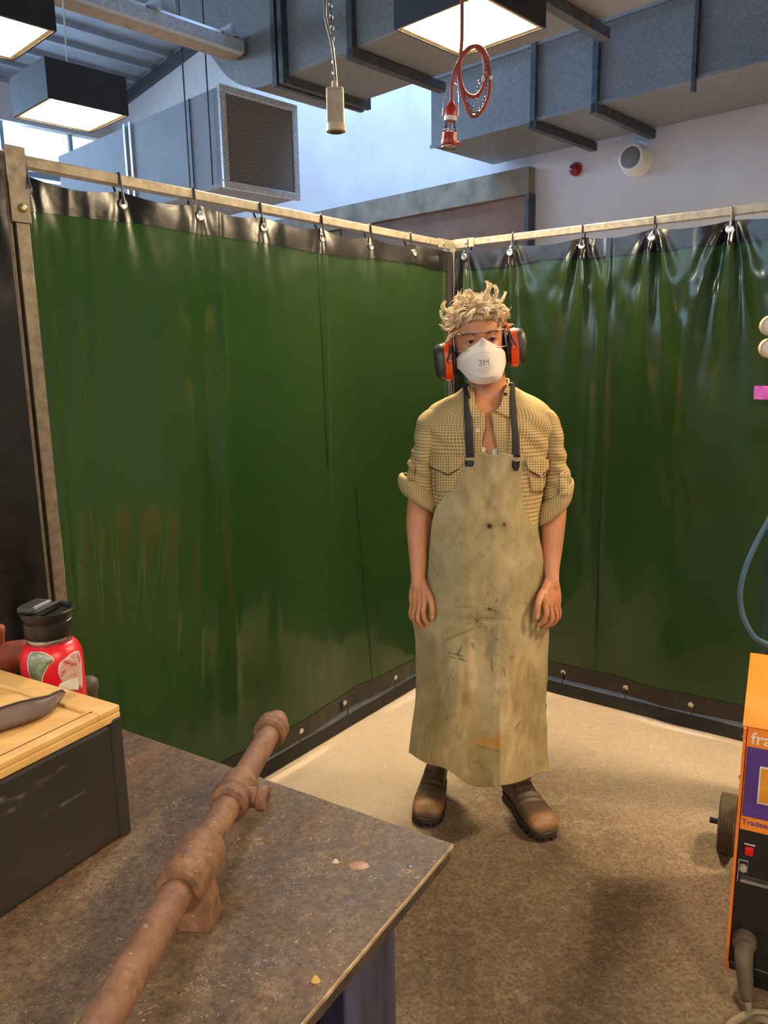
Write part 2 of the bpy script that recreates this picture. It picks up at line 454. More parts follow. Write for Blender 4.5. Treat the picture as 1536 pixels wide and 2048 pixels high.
# thin hanging rods, tray and pipes by the left windows
tag(obj('cable_tray', box(-10.2, -10.0, .5, 5.2, 3.62, 3.72), MAT_SILVER), 'perforated metal cable tray running below the left roof windows', 'cable tray')
for k, (zz, lab, mt) in enumerate(((3.36, 'grey service pipe under the cable tray at far left', MAT_FLANGE), (3.12, 'lower pale service pipe at far left just above the screen', MAT_SILVER))):
    tag(obj('service_pipe', tube([B(-9.9, .4, zz), B(-9.9, 5.4, zz)], .05), mt), lab, 'pipe')

# fluorescent batten
t = thing('batten_light', 'long unlit fluorescent batten hanging at upper left', 'light fitting', B(-4.14, 2.2, 3.3))
bm = prism([(-.065, 0), (.065, 0), (.095, .04), (.04, .11), (-.04, .11), (-.095, .04)], lambda a, b, c: B(-4.14+a, c, 3.3+b), .7, 3.1)
obj('body', bm, simple('dusty_cream_metal', rgb(168, 154, 138), rgb(140, 126, 110), .5), t, mods=[BEV(.004, 2)])
bm = prism([(.06, .0), (.105, .0), (.105, .065), (.06, .065)], lambda a, b, c: B(-4.14+a, c, 3.3+b), .7, 3.08)
obj('reflector_rail', bm, MAT_SILVER, t)
for vv in (1.95, 2.5, 2.98):
    obj('clip', box(-4.17, -4.02, vv, vv+.03, 3.37, 3.43), MAT_SILVER, t)
for vv in (1.4, 2.7):
    obj('suspension_wire', tube([B(-4.14, vv, 3.41), B(-4.14, vv, roofz(-4.14)-.02)], .003, 6), MAT_FLANGE, t)

# ------------------------------------------------------------------ pendant lamps
def lamp(u, v, z, label, s=.2, rodlen=None):
    t = thing('pendant_lamp', label, 'lamp', B(u, v, z), 'square pendant lamps')
    bm = bmesh.new()
    for a in ((u-s, u+s, v-s, v-s+.008), (u-s, u+s, v+s-.008, v+s), (u-s, u-s+.008, v-s+.008, v+s-.008), (u+s-.008, u+s, v-s+.008, v+s-.008)):
        bbox(bm, *a, z, z+.165)
    bbox(bm, u-s, u+s, v-s, v+s, z+.165, z+.175)
    obj('housing', bm, MAT_LAMPBOX, t)
    bm = bmesh.new(); q = s-.008; w = .016
    for a in ((u-q, u+q, v-q, v-q+w), (u-q, u+q, v+q-w, v+q), (u-q, u-q+w, v-q+w, v+q-w), (u+q-w, u+q, v-q+w, v+q-w)):
        bbox(bm, *a, z+.004, z+.02)
    obj('rim', bm, MAT_LAMPRIM, t)
    q = s-.024
    obj('diffuser', box(u-q, u+q, v-q, v+q, z+.014, z+.022), MAT_GLOW, t)
    obj('cord', tube([B(u, v, z+.17), B(u+.02, v, z+.5), B(u, v, z+1.2), B(u, v, roofz(u)-.06)], .004, 6, n=4), MAT_WHITE, t)
    return t
lamp(-1.93, 2.52, 2.7, 'glowing square black pendant lamp at top centre, behind the red cable coil')
lamp(-3.2, 1.24, 2.7, 'glowing square black pendant lamp cut by the top left corner')
lamp(-3.93, 1.92, 2.7, 'smaller looking glowing black pendant lamp under the ribbed roof at left')
def wl(x, y): p = V3((x, y, 0)); return p.dot(U), p.dot(W)
for x, y in ((2.2, 2.1), (-1.3, -1.4), (1.5, -1.0), (2.68, 3.66)):  # unseen lamps: front fill behind the camera, the last added to warm the wall
    u_, v_ = wl(x, y); lamp(u_, v_, 2.7, 'unseen glowing square black pendant lamp lighting the workshop from outside the view')

# ------------------------------------------------------------------ wall fittings
c = B(-2.99, WV, 3.0)
t = thing('wall_speaker', 'round white wall speaker below the duct', 'speaker', c)
obj('housing', lathe(c, -W, [(0, .13), (.03, .13), (.05, .115), (.11, .105), (.125, .10), (.13, .085), (.122, .078), (.12, .02)], 40), MAT_WHITE, t, autosmooth=40)
obj('grille', lathe(c, -W, [(.115, .077), (.126, .076), (.129, .05), (.13, .01)], 32), MAT_GREYPL, t, smooth=True)
c = B(-3.53, WV, 3.02)
t = thing('fire_alarm', 'small round dark red alarm sounder on the white wall', 'alarm', c)
obj('base', lathe(c, -W, [(0, .055), (.02, .055), (.03, .05)], 28), MAT_RED, t, autosmooth=40)
obj('lens', lathe(c, -W, [(.025, .046), (.05, .04), (.06, .028), (.062, .012), (.07, .01)], 28), MAT_ALARM, t, autosmooth=50)

# ------------------------------------------------------------------ welding screens
CORN = V3((.312, 3.635, 0))
class Screen:
    def __init__(s, o, end, seed):
        s.o = V3(o); s.d = (V3(end)-s.o); s.L = s.d.length; s.d.normalize()
        n = s.d.cross(ZZ); s.n = n if n.dot(-s.o) > 0 else -n; s.seed = seed
    def px(s, x, y):
        p = aP(x, y, s.o, s.n); return (p-s.o).dot(s.d), p.z
    def P(s, a, z, off=0): return s.o+s.d*a+ZZ*z+s.n*off
    def f(s, a, b, c): return s.o+s.d*a+s.n*b+ZZ*c
def screen(S, label, groms, wave, pinch, a0, a1, seams=(), btop=.085, vert_end=True, bgroms=(), botz=.075, fold=None):
    t = thing('welding_screen', label, 'screen', S.P(0, 0))
    H = 2.015
    # frame
    obj('top_rail', box(-.02, S.L+.02, -.015, .015, H-.03, H, S.f), MAT_RAIL, t, mods=[BEV(.003, 2)])
    obj('bottom_rail', box(-.02, S.L+.02, -.022, .03, .001, .06, S.f), MAT_RAILD, t, mods=[BEV(.003, 2)])
    for a in (-.0, S.L):
        obj('post', box(a-.018, a+.018, -.018, .018, 0, H+.002, S.f), MAT_RAIL, t, mods=[BEV(.003, 2)])
    ztop = lambda a: H-.045-.018*sag(a)
    def sag(a):
        g = sorted([g_[0] for g_ in groms])
        for p, q in zip(g, g[1:]):
            if p <= a <= q: x = (a-p)/(q-p); return 4*x*(1-x)
        return .3
    def D(a, z):
        d = wave(a, z)
        k = max(0, (H-.05-z))
        for (g, A) in groms:
            x = a-g
            w = .02+.22*k**.8
            if abs(x) < w*2.2:
                fo = cos(x/w*5.5+.6*sin(g*9))*exp(-(x/w)**2*1.1)
                d += A*pinch*fo*min(1, k*14)*exp(-k/.28)
            d += -.010*A*exp(-(x/.05)**2)*exp(-k/.08)
        d += .004*nz((a*3, z*1.2, S.seed), 1.6)+.0015*nz((a*9, z*5, S.seed), 2)
        b = z-botz
        d += .006*exp(-b/.06)*nz((a*12, 0, 3), 1)
        return d+.026
    def sheet(a0, a1, zt, zb, na, nzv, off):
        rows = []
        for i in range(nzv+1):
            s_ = i/nzv
            r = []
            for k in range(na+1):
                a = a0+(a1-a0)*k/na
                Zt, Zb = zt(a), zb(a)
                z = Zt+(Zb-Zt)*s_
                r.append(S.P(a, z, D(a, z)+off))
            rows.append(r)
        return grid(rows)[0]
    na = int((a1-a0)/.008)
    obj('curtain', sheet(a0, a1, lambda a: ztop(a)-.005, lambda a: botz+.01, na, 170, 0), MAT_CURT, t, smooth=True)
    # black borders top, bottom and sides
    wig = lambda a: .012*nz((a*4, 1, S.seed), 1.5)
    bm = sheet(a0, a1, ztop, lambda a: ztop(a)-btop-wig(a)+.02*sag(a), na, 14, .003)
    obj('top_border', bm, MAT_BORD, t, smooth=True)
    bm = sheet(a0, a1, lambda a: botz+.075+wig(a+5), lambda a: botz, na, 10, .003)
    obj('bottom_border', bm, MAT_BORD, t, smooth=True)
    for (p, q) in (((a0, a0+.05),) if vert_end else ()):
        obj('side_border', sheet(p, q, lambda a: ztop(a)-.01, lambda a: botz, 8, 120, .0045), MAT_BORD, t, smooth=True)
    for (pa, pb) in seams:
        obj('seam', sheet2(S, D, pa, pb), simple('seam_green', rgb(22, 44, 16), None, .3), t, smooth=True)
    # eyelets with ties round the rail
    for g, A in groms:
        z = ztop(g)-.035
        c = S.P(g, z, D(g, z)+.004)
        if A > 0:
            obj('eyelet', lathe(c, S.n, [(-.002, .014), (.002, .0145), (.004, .012), (.003, .005)], 20), MAT_EYE, t, autosmooth=40)
        bm = tube([S.P(g, z, .03), S.P(g, z+.03, .022), S.P(g, H-.002, .017), S.P(g, H+.0025, .014), S.P(g, H+.0025, -.014), S.P(g, H-.03, -.018), S.P(g, z, .01)], .0035, 6)
        obj('cable_tie', bm, MAT_BLACK, t)
    for g in bgroms:
        z = botz+.035; c = S.P(g, z, D(g, z)+.004)
        obj('eyelet', lathe(c, S.n, [(-.002, .011), (.002, .0115), (.004, .009), (.003, .005)], 20), MAT_EYE, t, autosmooth=40)
        obj('cable_tie', tube([S.P(g, z, .03), S.P(g, .06, .03), S.P(g, .016, .022), S.P(g, .016, -.02)], .003, 6), MAT_BLACK, t)
    return t, D
def sheet2(S, D, pa, pb):
    rows = []
    for i in range(81):
        s_ = i/80; a = pa[0]+(pb[0]-pa[0])*s_; z = pa[1]+(pb[1]-pa[1])*s_
        rows.append([S.P(a+x, z, D(a+x, z)+.0015+o) for x, o in ((-.0035, 0), (-.001, .001), (.001, .001), (.0035, 0))])
    return grid(rows)[0]

SL = Screen(CORN, (-.905, 2.045, 0), 3.1)
gl = [(SL.px(x, y)[0], A) for x, y, A in ((45, 347, 1), (235, 383, 1), (383, 412, 1), (515, 437, 1), (637, 463, 1), (735, 487, .7), (815, 500, .7))]
def wl_(a, z):
    d = .010*sin(a*5.3+.7)+.006*sin(a*11+2+z*.7)
    for px_, w_, h_ in ((430, .016, .013), (188, .010, .004), (150, .010, .004), (645, .014, .006), (95, .012, .005), (395, .03, -.008)):
        g = SL.px(px_, 700)[0]+(1.35-z)*.02
        d += h_*exp(-((a-g)/w_)**2)*exp(-((z-1.25)/.62)**2)
    # diagonal creases lower down
    for px_, w_, h_, tl in ((330, .02, .006, .12), (285, .012, .005, .2), (380, .014, .005, .09), (250, .018, .005, .16), (455, .02, .004, .05), (540, .03, .006, .03)):
        g = SL.px(px_, 1100)[0]-(z-.75)*tl
        d += h_*exp(-((a-g)/w_)**2)*exp(-((z-.72)/.3)**2)
    return d
bl = [SL.px(x, y)[0] for x, y in ((590, 1487), (685, 1431), (780, 1387), (500, 1540))]
seamL = [((SL.px(628, 500)[0], 1.88), (SL.px(645, 900)[0], 1.1)), ((SL.px(705, 870)[0], 1.0), (SL.px(738, 1380)[0], .16))]
tL, DL = screen(SL, 'large green curtain welding screen on the left, running into the corner', gl, wl_, .0022, .02, SL.L-.018, seamL, bgroms=bl)

pR = aZ(1536, 415, 2.0); eR = CORN+(V3((pR.x, pR.y, 0))-CORN).normalized()*2.15
SR = Screen(CORN+(eR-CORN).normalized()*.03, eR, 8.4)
gr = [(SR.px(x, y)[0], A) for x, y, A in ((940, 505, -.5), (1028, 500, 1), (1167, 483, 1.5), (1310, 467, 1.6), (1465, 443, 2.0))]
gr = [(g, abs(A)) for g, A in gr]+[(1.75, 1), (2.0, 1)]
def wr_(a, z):
    d = .014*sin(a*6.1+1.2)+.006*sin(a*13+z)
    for px_, w_, h_ in ((1218, .018, .012), (1030, .014, .010), (1190, .01, .006), (1385, .05, .012), (940, .02, .006)):
        g = SR.px(px_, 560)[0]
        d += h_*exp(-((a-g)/w_)**2)*exp(-max(0, 1.75-z)/.5)
    d += .012*exp(-((z-1.78)/.05)**2)*sin(a*21)*.4
    return d
br = [SR.px(x, y)[0] for x, y in ((1130, 1362), (1255, 1386), (1387, 1408))]
seamR = [((SR.px(1219, 500)[0], 1.9), (SR.px(1192, 1370)[0], .14))]
tR, DR = screen(SR, 'green curtain welding screen on the right with puckered shiny top, behind the person', gr, wr_, .022, .03, SR.L-.03, seamR, bgroms=br)
# corner brackets
for S_, a in ((SL, .0), (SR, .0)):
    bm = box(a+.01, a+.11, .0155, .019, 1.978, 2.018, S_.f)
    o = obj('bracket', bm, MAT_RAIL, tL if S_ is SL else tR, mods=[BEV(.002, 1)])
    obj('bolt', lathe(S_.P(a+.07, 1.998, .019), S_.n, [(0, .007), (.004, .006), (.005, .003)], 12), MAT_EYE, o)

# narrow third screen at the far left edge
e3 = V3((-.905, 2.045, 0)); d3 = V3((-.62, -.55, 0)).normalized()
S3 = Screen(e3+d3*.04, e3+d3*.95, 5.5)
w3 = lambda a, z: .012*sin(a*16+z*.8)+.006*sin(a*31+z*2)
t3, D3 = screen(S3, 'dark curtain welding screen cut by the left edge of the photo', [(.08, -.8), (.36, -.8), (.64, -.8)], w3, .006, .0, S3.L-.02, btop=.08)
obj('wide_border', grid([[S3.P(a, z, D3(a, z)+.007) for a in [k*.01 for k in range(14)]] for z in [1.95-.018*i for i in range(104)]])[0], MAT_BORD, t3, smooth=True)
# bracket at the left post
bm = box(SL.L-.022, SL.L+.03, .0185, .023, 1.85, 2.03, SL.f); o = obj('bracket', bm, MAT_RAIL, tL, mods=[BEV(.002, 1)])
obj('bolt', lathe(SL.P(SL.L-.0, 1.885, .023), SL.n, [(0, .011), (.004, .010), (.007, .005)], 16), simple('brass_bolt', rgb(190, 170, 120), None, .3, .8), o)

# ------------------------------------------------------------------ hanging things
P0 = aY(672, 265, 2.4); P1 = aY(672, 178, 2.4)
t = thing('pull_switch', 'cream plastic socket hanging upside down from a chain, left of the lamp', 'hanging socket', P0)
base = P0
fx = frame(base, (1, 0, 0), (0, 1, 0))
sq = lambda w, d, z0, z1, bm: bbox(bm, -w, w, -d, d, z0, z1, fx)
bm = bmesh.new(); sq(.0245, .02, .02, .118, bm)
body = obj('body', bm, MAT_CREAM, t, mods=[BEV(.006, 3)])
obj('collar', lathe(base, ZZ, [(0, .022), (.002, .028), (.022, .028), (.026, .024), (.03, .02)], 28), MAT_CREAM, t, autosmooth=40)
obj('socket_hole', lathe(base-ZZ*.001, ZZ, [(0, .018), (.004, .018)], 24), MAT_BLACK, t)
bm = bmesh.new(); bbox(bm, -.020, -.017, -.024, -.02, .032, .112, fx); bbox(bm, .017, .020, -.024, -.02, .032, .112, fx); bbox(bm, -.017, .017, -.024, -.02, .109, .112, fx)
obj('front_rim', bm, MAT_CREAM, t)
obj('button', lathe(fx(0, -.02, .066), (0, -1, 0), [(0, .009), (.002, .009), (.003, .007)], 20), MAT_CREAM, t)
obj('cable_gland', lathe(fx(0, 0, .118), ZZ, [(0, .009), (.018, .008), (.02, .005)], 16), MAT_CREAM, t)
pts = [aY(x, y, 2.4) for x, y in ((672, 180), (671, 150), (664, 90), (652, 40), (650, 0), (650, -300))]
obj('cable', tube(pts, .0042, 8, n=5), MAT_CABLE, t)
def chain(pts, r=.0013, link=.018, w=.0045):
    bm = bmesh.new(); P = smoothpts(pts, 8)
    L = [0]
    for a, b in zip(P, P[1:]): L.append(L[-1]+(b-a).length)
    n = int(L[-1]/(link*.8)); 
    def at(s):
        for i in range(len(P)-1):
            if L[i+1] >= s: return P[i]+(P[i+1]-P[i])*((s-L[i])/max(1e-6, L[i+1]-L[i]))
        return P[-1]
    for k in range(n):
        c = at((k+.5)*link*.8); d = (at((k+.9)*link*.8)-at((k+.1)*link*.8)).normalized()
        s = d.cross(V3((0, 1, 0)) if k % 2 else V3((1, 0, .01))).normalized()
        ring = [c+d*cos(q*pi/4)*link*.5+s*sin(q*pi/4)*w for q in range(9)]
        tube(ring, r, 5, False, bm)
    return bm
obj('chain', chain([aY(672, 182, 2.405), aY(667, 140, 2.405), aY(664, 60, 2.405), aY(658, -40, 2.405), aY(655, -250, 2.405)]), MAT_CHAIN, t)

YC = 2.6
t = thing('extension_lead', 'coiled red cable with a red and clear plug hanging under the lamp', 'cable', aY(898, 302, YC))
def pxl(L, Y=YC): return [aY(x, y, Y+(d[0] if d else 0)) for x, y, *d in L]
obj('cable', tube(pxl([(903, 215), (905, 165), (915, 130), (932, 103), (955, 92), (972, 110), (980, 150), (978, 190), (966, 218), (950, 232), (937, 222), (921, 175), (918, 130), (932, 101), (950, 93), (965, 108), (971, 140), (968, 170), (956, 190), (940, 192), (926, 178), (919, 150), (921, 115), (923, 90), (924, 60), (924, -40), (924, -300)]), .0062, 8, n=5), MAT_RCAB, t, smooth=True)
obj('chain', chain(pxl([(922, 118, .02), (922, 150, .02), (922, 175, .02), (927, 205, .02), (940, 218, .02), (950, 205, .02), (958, 165, .02), (968, 152, .02)]), .0012, .014, .004), MAT_CHAIN, t)
obj('chain', chain(pxl([(930, 190, -.015), (938, 212, -.015), (950, 228, -.015), (966, 205, -.015), (974, 160, -.015), (975, 120, -.015)]), .0012, .014, .004), MAT_CHAIN, t)
for p in ((967, 158), (982, 155)):
    obj('ring_clip', lathe(aY(p[0], p[1], YC-.012), (0, 1, 0), [(0, .006), (.008, .006)], 12), MAT_WHITE, t)
q = lambda y: aY(900, y, YC)
ax = (q(205)-q(300)).normalized(); b0 = aY(897, 300, YC); Lc = (aY(903, 205, YC)-b0).length; ax = (aY(903, 205, YC)-b0).normalized()
k = Lc/95
obj('plug_body', lathe(b0, ax, [(60*k, .018), (66*k, .02), (84*k, .018), (92*k, .012), (96*k, .008)], 24), MAT_RED, t, autosmooth=50)
obj('grey_ring', lathe(b0, ax, [(58*k, .0195), (66*k, .021), (67*k, .018)], 24), MAT_WHITE, t)
obj('clear_cover', lathe(b0, ax, [(36*k, .022), (42*k, .019), (50*k, .015), (60*k, .018)], 24), glassmat('clear_plug_cover', (.85, .8, .75, 1), .8, .1), t, smooth=True)
obj('pins', tube([b0+ax*34*k, b0+ax*62*k], .004, 8), MAT_STEEL, t)
obj('socket_body', lathe(b0, ax, [(8*k, .0235), (12*k, .0255), (22*k, .0245), (30*k, .024), (34*k, .024), (36*k, .018)], 24), MAT_RED, t, autosmooth=30)
obj('socket_skirt', lathe(b0, ax, [(0, .020), (2*k, .024), (9*k, .024)], 24), glassmat('clear_skirt', (.9, .86, .8, 1), .75, .1), t, smooth=True)
obj('side_clip', tube([b0+ax*14*k+V3((.024, 0, 0)), b0+ax*15*k+V3((.033, 0, 0)), b0+ax*4*k+V3((.033, 0, 0))], .004, 8), MAT_RED, t)
pts = [(885, 232), (887, 200), (895, 172), (905, 165), (915, 175), (918, 205), (916, 232)]
obj('wire_bail', tube(pxl(pts), .0014, 6, n=4), MAT_STEEL, t)

# ------------------------------------------------------------------ workbench
TZ = .88
tc = aZ(908, 1688, TZ); e1 = (aZ(250, 1460, TZ)-tc); e1.z = 0; e1.normalize()
e2 = V3((e1.y, -e1.x, 0)); e2 = e2 if e2.y < 0 else -e2
t = thing('workbench', 'scratched brown topped workbench filling the lower left', 'workbench', V3((tc.x, tc.y, 0))+e1*.6+e2*.4)
ft = frame((tc.x, tc.y, 0), e1, e2)
def edge_poly():
    pts = []
    for k in range(60): pts.append((1.25*k/60, .0012*nz((k*.7, 1, 1))))
    pts.append((1.25, 0)); pts.append((1.25, 1.2)); pts.append((0, 1.2))
    for k in range(60): pts.append((.0012*nz((k*.6, 5, 1)), 1.2-1.2*(k+1)/61))
    return pts
bm = prism(edge_poly(), lambda a, b, c: ft(a, b, c), TZ-.006, TZ)
bm.normal_update()
for f_ in bm.faces: f_.material_index = 1 if abs(f_.normal.z) < .5 else 0
obj('top_sheet', bm, [MAT_TABLE, simple('worn_pale_edge', rgb(190, 166, 128), rgb(120, 98, 72), .7, scale=40)], t, mods=[('BEVEL', dict(width=.0015, segments=2, limit_method='ANGLE', angle_limit=radians(40), material=1))])
obj('top_board', box(.003, 1.25, .003, 1.2, TZ-.024, TZ-.0075, ft), simple('dark_board_edge', rgb(78, 62, 48), rgb(44, 36, 30), .6, scale=30), t, mods=[BEV(.002, 1)])
m_navy = M('navy_painted_wood', .5)
st = m_navy.noise(20, 4, .6, m_navy.co((1, 1, .12)))
m_navy.set('Base Color', m_navy.ramp(st, [(.35, rgb(34, 36, 52)), (.6, rgb(62, 66, 98))]))
# find the leg under the bench whose right edge meets pixel column 815
legp = aZ(816, 1830, .84); la = (legp-ft(0, 0, 0)).dot(e1); lb = (legp-ft(0, 0, 0)).dot(e2)
la = max(.03, la); 
obj('leg', box(la, la+.04, lb, lb+.11, 0, TZ-.024, ft), m_navy.m, t, mods=[BEV(.002, 1)])
obj('leg', box(1.15, 1.19, lb, lb+.11, 0, TZ-.024, ft), m_navy.m, t)
obj('leg', box(la, la+.04, 1.05, 1.16, 0, TZ-.024, ft), m_navy.m, t)
obj('leg', box(1.15, 1.19, 1.05, 1.16, 0, TZ-.024, ft), m_navy.m, t)
obj('side_panel', box(la+.045, la+.06, lb+.04, 1.14, .12, TZ-.03, ft), simple('dark_navy_panel', rgb(22, 24, 34), None, .55), t)
for nm, (x, y), r in (('screw', (819, 1733), .004),):
    obj('screw', lathe(aZ(x, y, TZ)-ZZ*.001, ZZ, [(0, r), (.0015, r*.9), (.0018, r*.3)], 14), MAT_BLACK, t)
# a drip of dried glue and an orange blob, small bits of debris
def blob(x, y, r, name, label, mat, cat, h=.003):
    c = aZ(x, y, TZ); bm = bmesh.new()
    rows = []
    for i in range(5):
        rr = r*(1-i/5*.9); rows.append([c+V3((cos(a_*.3927)*rr*(1+.35*nz((a_*.9, x, i*.3), 1)), sin(a_*.3927)*rr*(.7+.3*nz((a_, y, 1), 1)), h*sin(i/5*pi/2))) for a_ in range(16)])
    bm, R = grid(rows, closed=True); bm.faces.new(R[-1])
    return tag(obj(name, bm, mat, origin=c, smooth=True), label, cat)
blob(718, 1731, .012, 'dried_spill', 'dried orange brown spill near the free corner of the workbench', simple('orange_resin', rgb(150, 104, 62), None, .45), 'stain', .0008)
blob(631, 1962, .005, 'wood_chip', 'small yellow chip lying near the right edge of the workbench', simple('yellow_chip', rgb(205, 170, 90), None, .7), 'debris', .006)
blob(671, 1724, .0045, 'plaster_crumb', 'pale crumb on the workbench beside the orange spill', simple('pale_crumb', rgb(215, 200, 175), None, .8), 'debris', .004)

# wooden box with black sides
bp = aZ(258, 1665, TZ); bq = aZ(0, 1840, TZ)
b2 = (bq-bp); b2.z = 0; b2.normalize(); b1 = V3((-b2.y, b2.x, 0)); b1 = b1 if b1.x < 0 else -b1
fb = frame((bp.x, bp.y, 0), b1, b2)
BH = 1.062-.0
t = thing('wooden_box', 'black painted wooden box with a bare pine lid on the workbench', 'box', fb(.25, .2, TZ))
m_blk = M('scuffed_black_paint', .5)
s1 = m_blk.noise(7, 6, .6, m_blk.co((1, 1, 6), (.5, .2, 0)), .6); s2 = m_blk.noise(40, 3)
m_blk.set('Base Color', m_blk.mix(m_blk.math('MULTIPLY', m_blk.grey(s1, .58, .66, 0, .8), m_blk.grey(s2, .4, .6)), m_blk.ramp(m_blk.noise(5), [(.3, rgb(36, 32, 29)), (.7, rgb(52, 47, 42))]), rgb(120, 112, 100)))
m_pine = M('pine', .5)
g_ = m_pine.noise(5, 5, .6, m_pine.co((1, 7, 1), (0, 0, atan2(b1.y, b1.x))), .5)
m_pine.set('Base Color', m_pine.ramp(g_, [(.3, rgb(208, 160, 94)), (.55, rgb(220, 176, 108)), (.75, rgb(228, 188, 122))]))
w_, d_ = .62, .42
obj('body', box(0, w_, 0, d_, TZ, BH-.018, fb), m_blk.m, t, mods=[BEV(.006, 2)])
obj('corner_strip', box(-.003, .012, -.003, .014, TZ+.001, BH-.012, fb), m_blk.m, t, mods=[BEV(.003, 2)])
obj('lid_edge', box(-.002, w_, -.002, d_, BH-.017, BH-.006, fb), m_pine.m, t, mods=[BEV(.002, 2)])
bm = bmesh.new()
for a in ((-.002, w_, -.002, .032), (-.002, w_, d_-.02, d_), (-.002, .02, .032, d_-.02), (w_-.02, w_, .032, d_-.02)): bbox(bm, *a, BH-.006, BH+.003, fb)
obj('lid_frame', bm, m_pine.m, t, mods=[BEV(.002, 2)])
obj('lid_panel', box(.021, w_-.021, .033, d_-.021, BH-.006, BH-.001, fb), m_pine.m, t)
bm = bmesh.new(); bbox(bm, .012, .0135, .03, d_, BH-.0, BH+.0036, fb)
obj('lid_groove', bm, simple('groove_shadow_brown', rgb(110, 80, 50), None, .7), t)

# grey case lying on the lid, sticking out of the left edge
pc = aZ(125, 1385, BH+.02)
t = thing('tool_case', 'mauve grey moulded case lying on the pine lid at the left edge', 'case', aZ(20, 1440, BH+.004))
topp = [V3((x, y, 0)) for x, y in ((-160, 1460), (-60, 1436), (0, 1416), (35, 1405), (70, 1397), (98, 1391), (112, 1384), (124, 1380), (129, 1385))]
lowp = [V3((x, y, 0)) for x, y in ((-160, 1520), (-60, 1486), (0, 1462), (47, 1448), (80, 1436), (103, 1424), (113, 1414), (121, 1402), (129, 1391))]
rows = []; rim = []
for k in range(41):
    tp, lp = lerpl(topp, k/40), lerpl(lowp, k/40)
    b_ = aZ(lp.x, lp.y, BH+.0045); t_ = aY(tp.x, tp.y, b_.y+.006); h_ = t_.z-b_.z
    out_ = V3((.3, -1, 0)).normalized(); bk = V3((b_.x-.02, b_.y+.010+h_*1.35, BH+.0045))
    rows.append([b_, b_+(t_-b_)*.35+out_*.12*h_, b_+(t_-b_)*.75+out_*.08*h_, t_, t_+(bk-t_)*.3-ZZ*.05*h_, t_+(bk-t_)*.7, bk]); rim.append(t_)
bm, R_ = grid(rows, closed=True); bm.faces.new(R_[0]); bm.faces.new(R_[-1][::-1])
obj('shell', bm, simple('mauve_grey_plastic', rgb(116, 98, 96), rgb(96, 80, 78), .42), t, smooth=True)
obj('dark_rim', tube(rim, .0013, 8), simple('dark_seam', rgb(56, 46, 46), None, .5), t, smooth=True)

# red bottle
a = 1.17
r_ = ray(105, 1330); pb = CAMP+r_*(a/ (F))
bb = V3((pb.x, pb.y, TZ))
t = thing('water_bottle', 'red insulated water bottle with a black straw lid behind the wooden box', 'bottle', bb)
m_red = simple('red_powder_coat', rgb(216, 26, 40), rgb(205, 20, 34), .35, scale=300)
zc = aY(100, 1277, bb.y).z-TZ; zt = aY(100, 1219, bb.y).z-TZ
R_ = .0445
body = obj('body', lathe(bb, ZZ, [(0, R_-.004), (.004, R_), (zc-.030, R_), (zc-.020, R_-.0015), (zc-.011, R_-.005), (zc-.005, R_-.010), (zc-.002, .0305)], 48), m_red, t, autosmooth=60)
obj('steel_neck', lathe(bb, ZZ, [(zc-.004, .0318), (zc+.006, .0325), (zc+.008, .031)], 48), MAT_STEEL, t, smooth=True)
lid = obj('lid', lathe(bb, ZZ, [(zc+.006, .0325), (zc+.008, .034), (zc+.03, .034), (zc+.032, .031), (zc+.036, .0305), (zt-.016, .0315), (zt-.008, .036), (zt, .0385), (zt+.002, .037), (zt-.003, .034), (zt-.006, .01)], 48), MAT_BLACK, t, autosmooth=45)
fx = frame(bb+ZZ*zt, V3((1, -.25, 0)), V3((.25, 1, 0)))
obj('spout', box(-.036, -.004, -.024, .024, -.004, .010, fx), simple('grey_lid_flap', rgb(62, 58, 50), None, .4), lid, mods=[BEV(.008, 4)])
obj('spout_bar', box(-.004, .003, -.028, .028, -.004, .006, fx), MAT_BLACK, lid, mods=[BEV(.002, 2)])
bv = bvh_of(body)
m_gs = M('green_grey_sticker', .4); m_gs.set('Base Color', m_gs.ramp(m_gs.noise(45, 4, .6, None, 1), [(.3, rgb(60, 66, 52)), (.5, rgb(112, 124, 92)), (.7, rgb(168, 170, 158))]))
m_ps = M('pink_cream_sticker', .4); m_ps.set('Base Color', m_ps.ramp(m_ps.noise(40, 4, .6, None, 1.5), [(.35, rgb(168, 52, 60)), (.48, rgb(206, 150, 140)), (.6, rgb(196, 176, 158))]))
def stk(name, rows, mat, off, b=bv, n=14, m=8):
    L = [(a_, y) for y, a_, b_ in rows]; R = [(b_, y) for y, a_, b_ in rows]
    return obj(name, patch(b, L, R, n, m, off, .0003), mat, body, smooth=True)
g1 = [(1304, 64, 84), (1308, 59, 96), (1316, 56, 108), (1324, 55, 108), (1330, 55, 98), (1340, 56, 93), (1350, 59, 88), (1358, 64, 86), (1366, 70, 85)]
g2 = [(y+(1.6 if y < 1310 else 0), a_+2.5, b_-2.5) for y, a_, b_ in g1]
stk('sticker_border', g1, MAT_WHITE, .0004); stk('sticker', g2, m_gs.m, .001)
g1 = [(1302, 150, 157), (1308, 140, 159), (1316, 131, 161), (1324, 120, 163), (1332, 117, 163), (1342, 116, 163), (1352, 118, 164), (1362, 123, 164), (1376, 132, 165)]
stk('sticker_border', g1, simple('cream_sticker_edge', rgb(205, 190, 175), None, .5), .0004); stk('sticker', [(y+1, a_+2, b_-1.5) for y, a_, b_ in g1], m_ps.m, .001)
g1 = [(1355, 150, 153.5), (1360, 135, 154), (1366, 120, 154), (1380, 112, 155)]
stk('white_sticker', g1, MAT_WHITE, .0018)

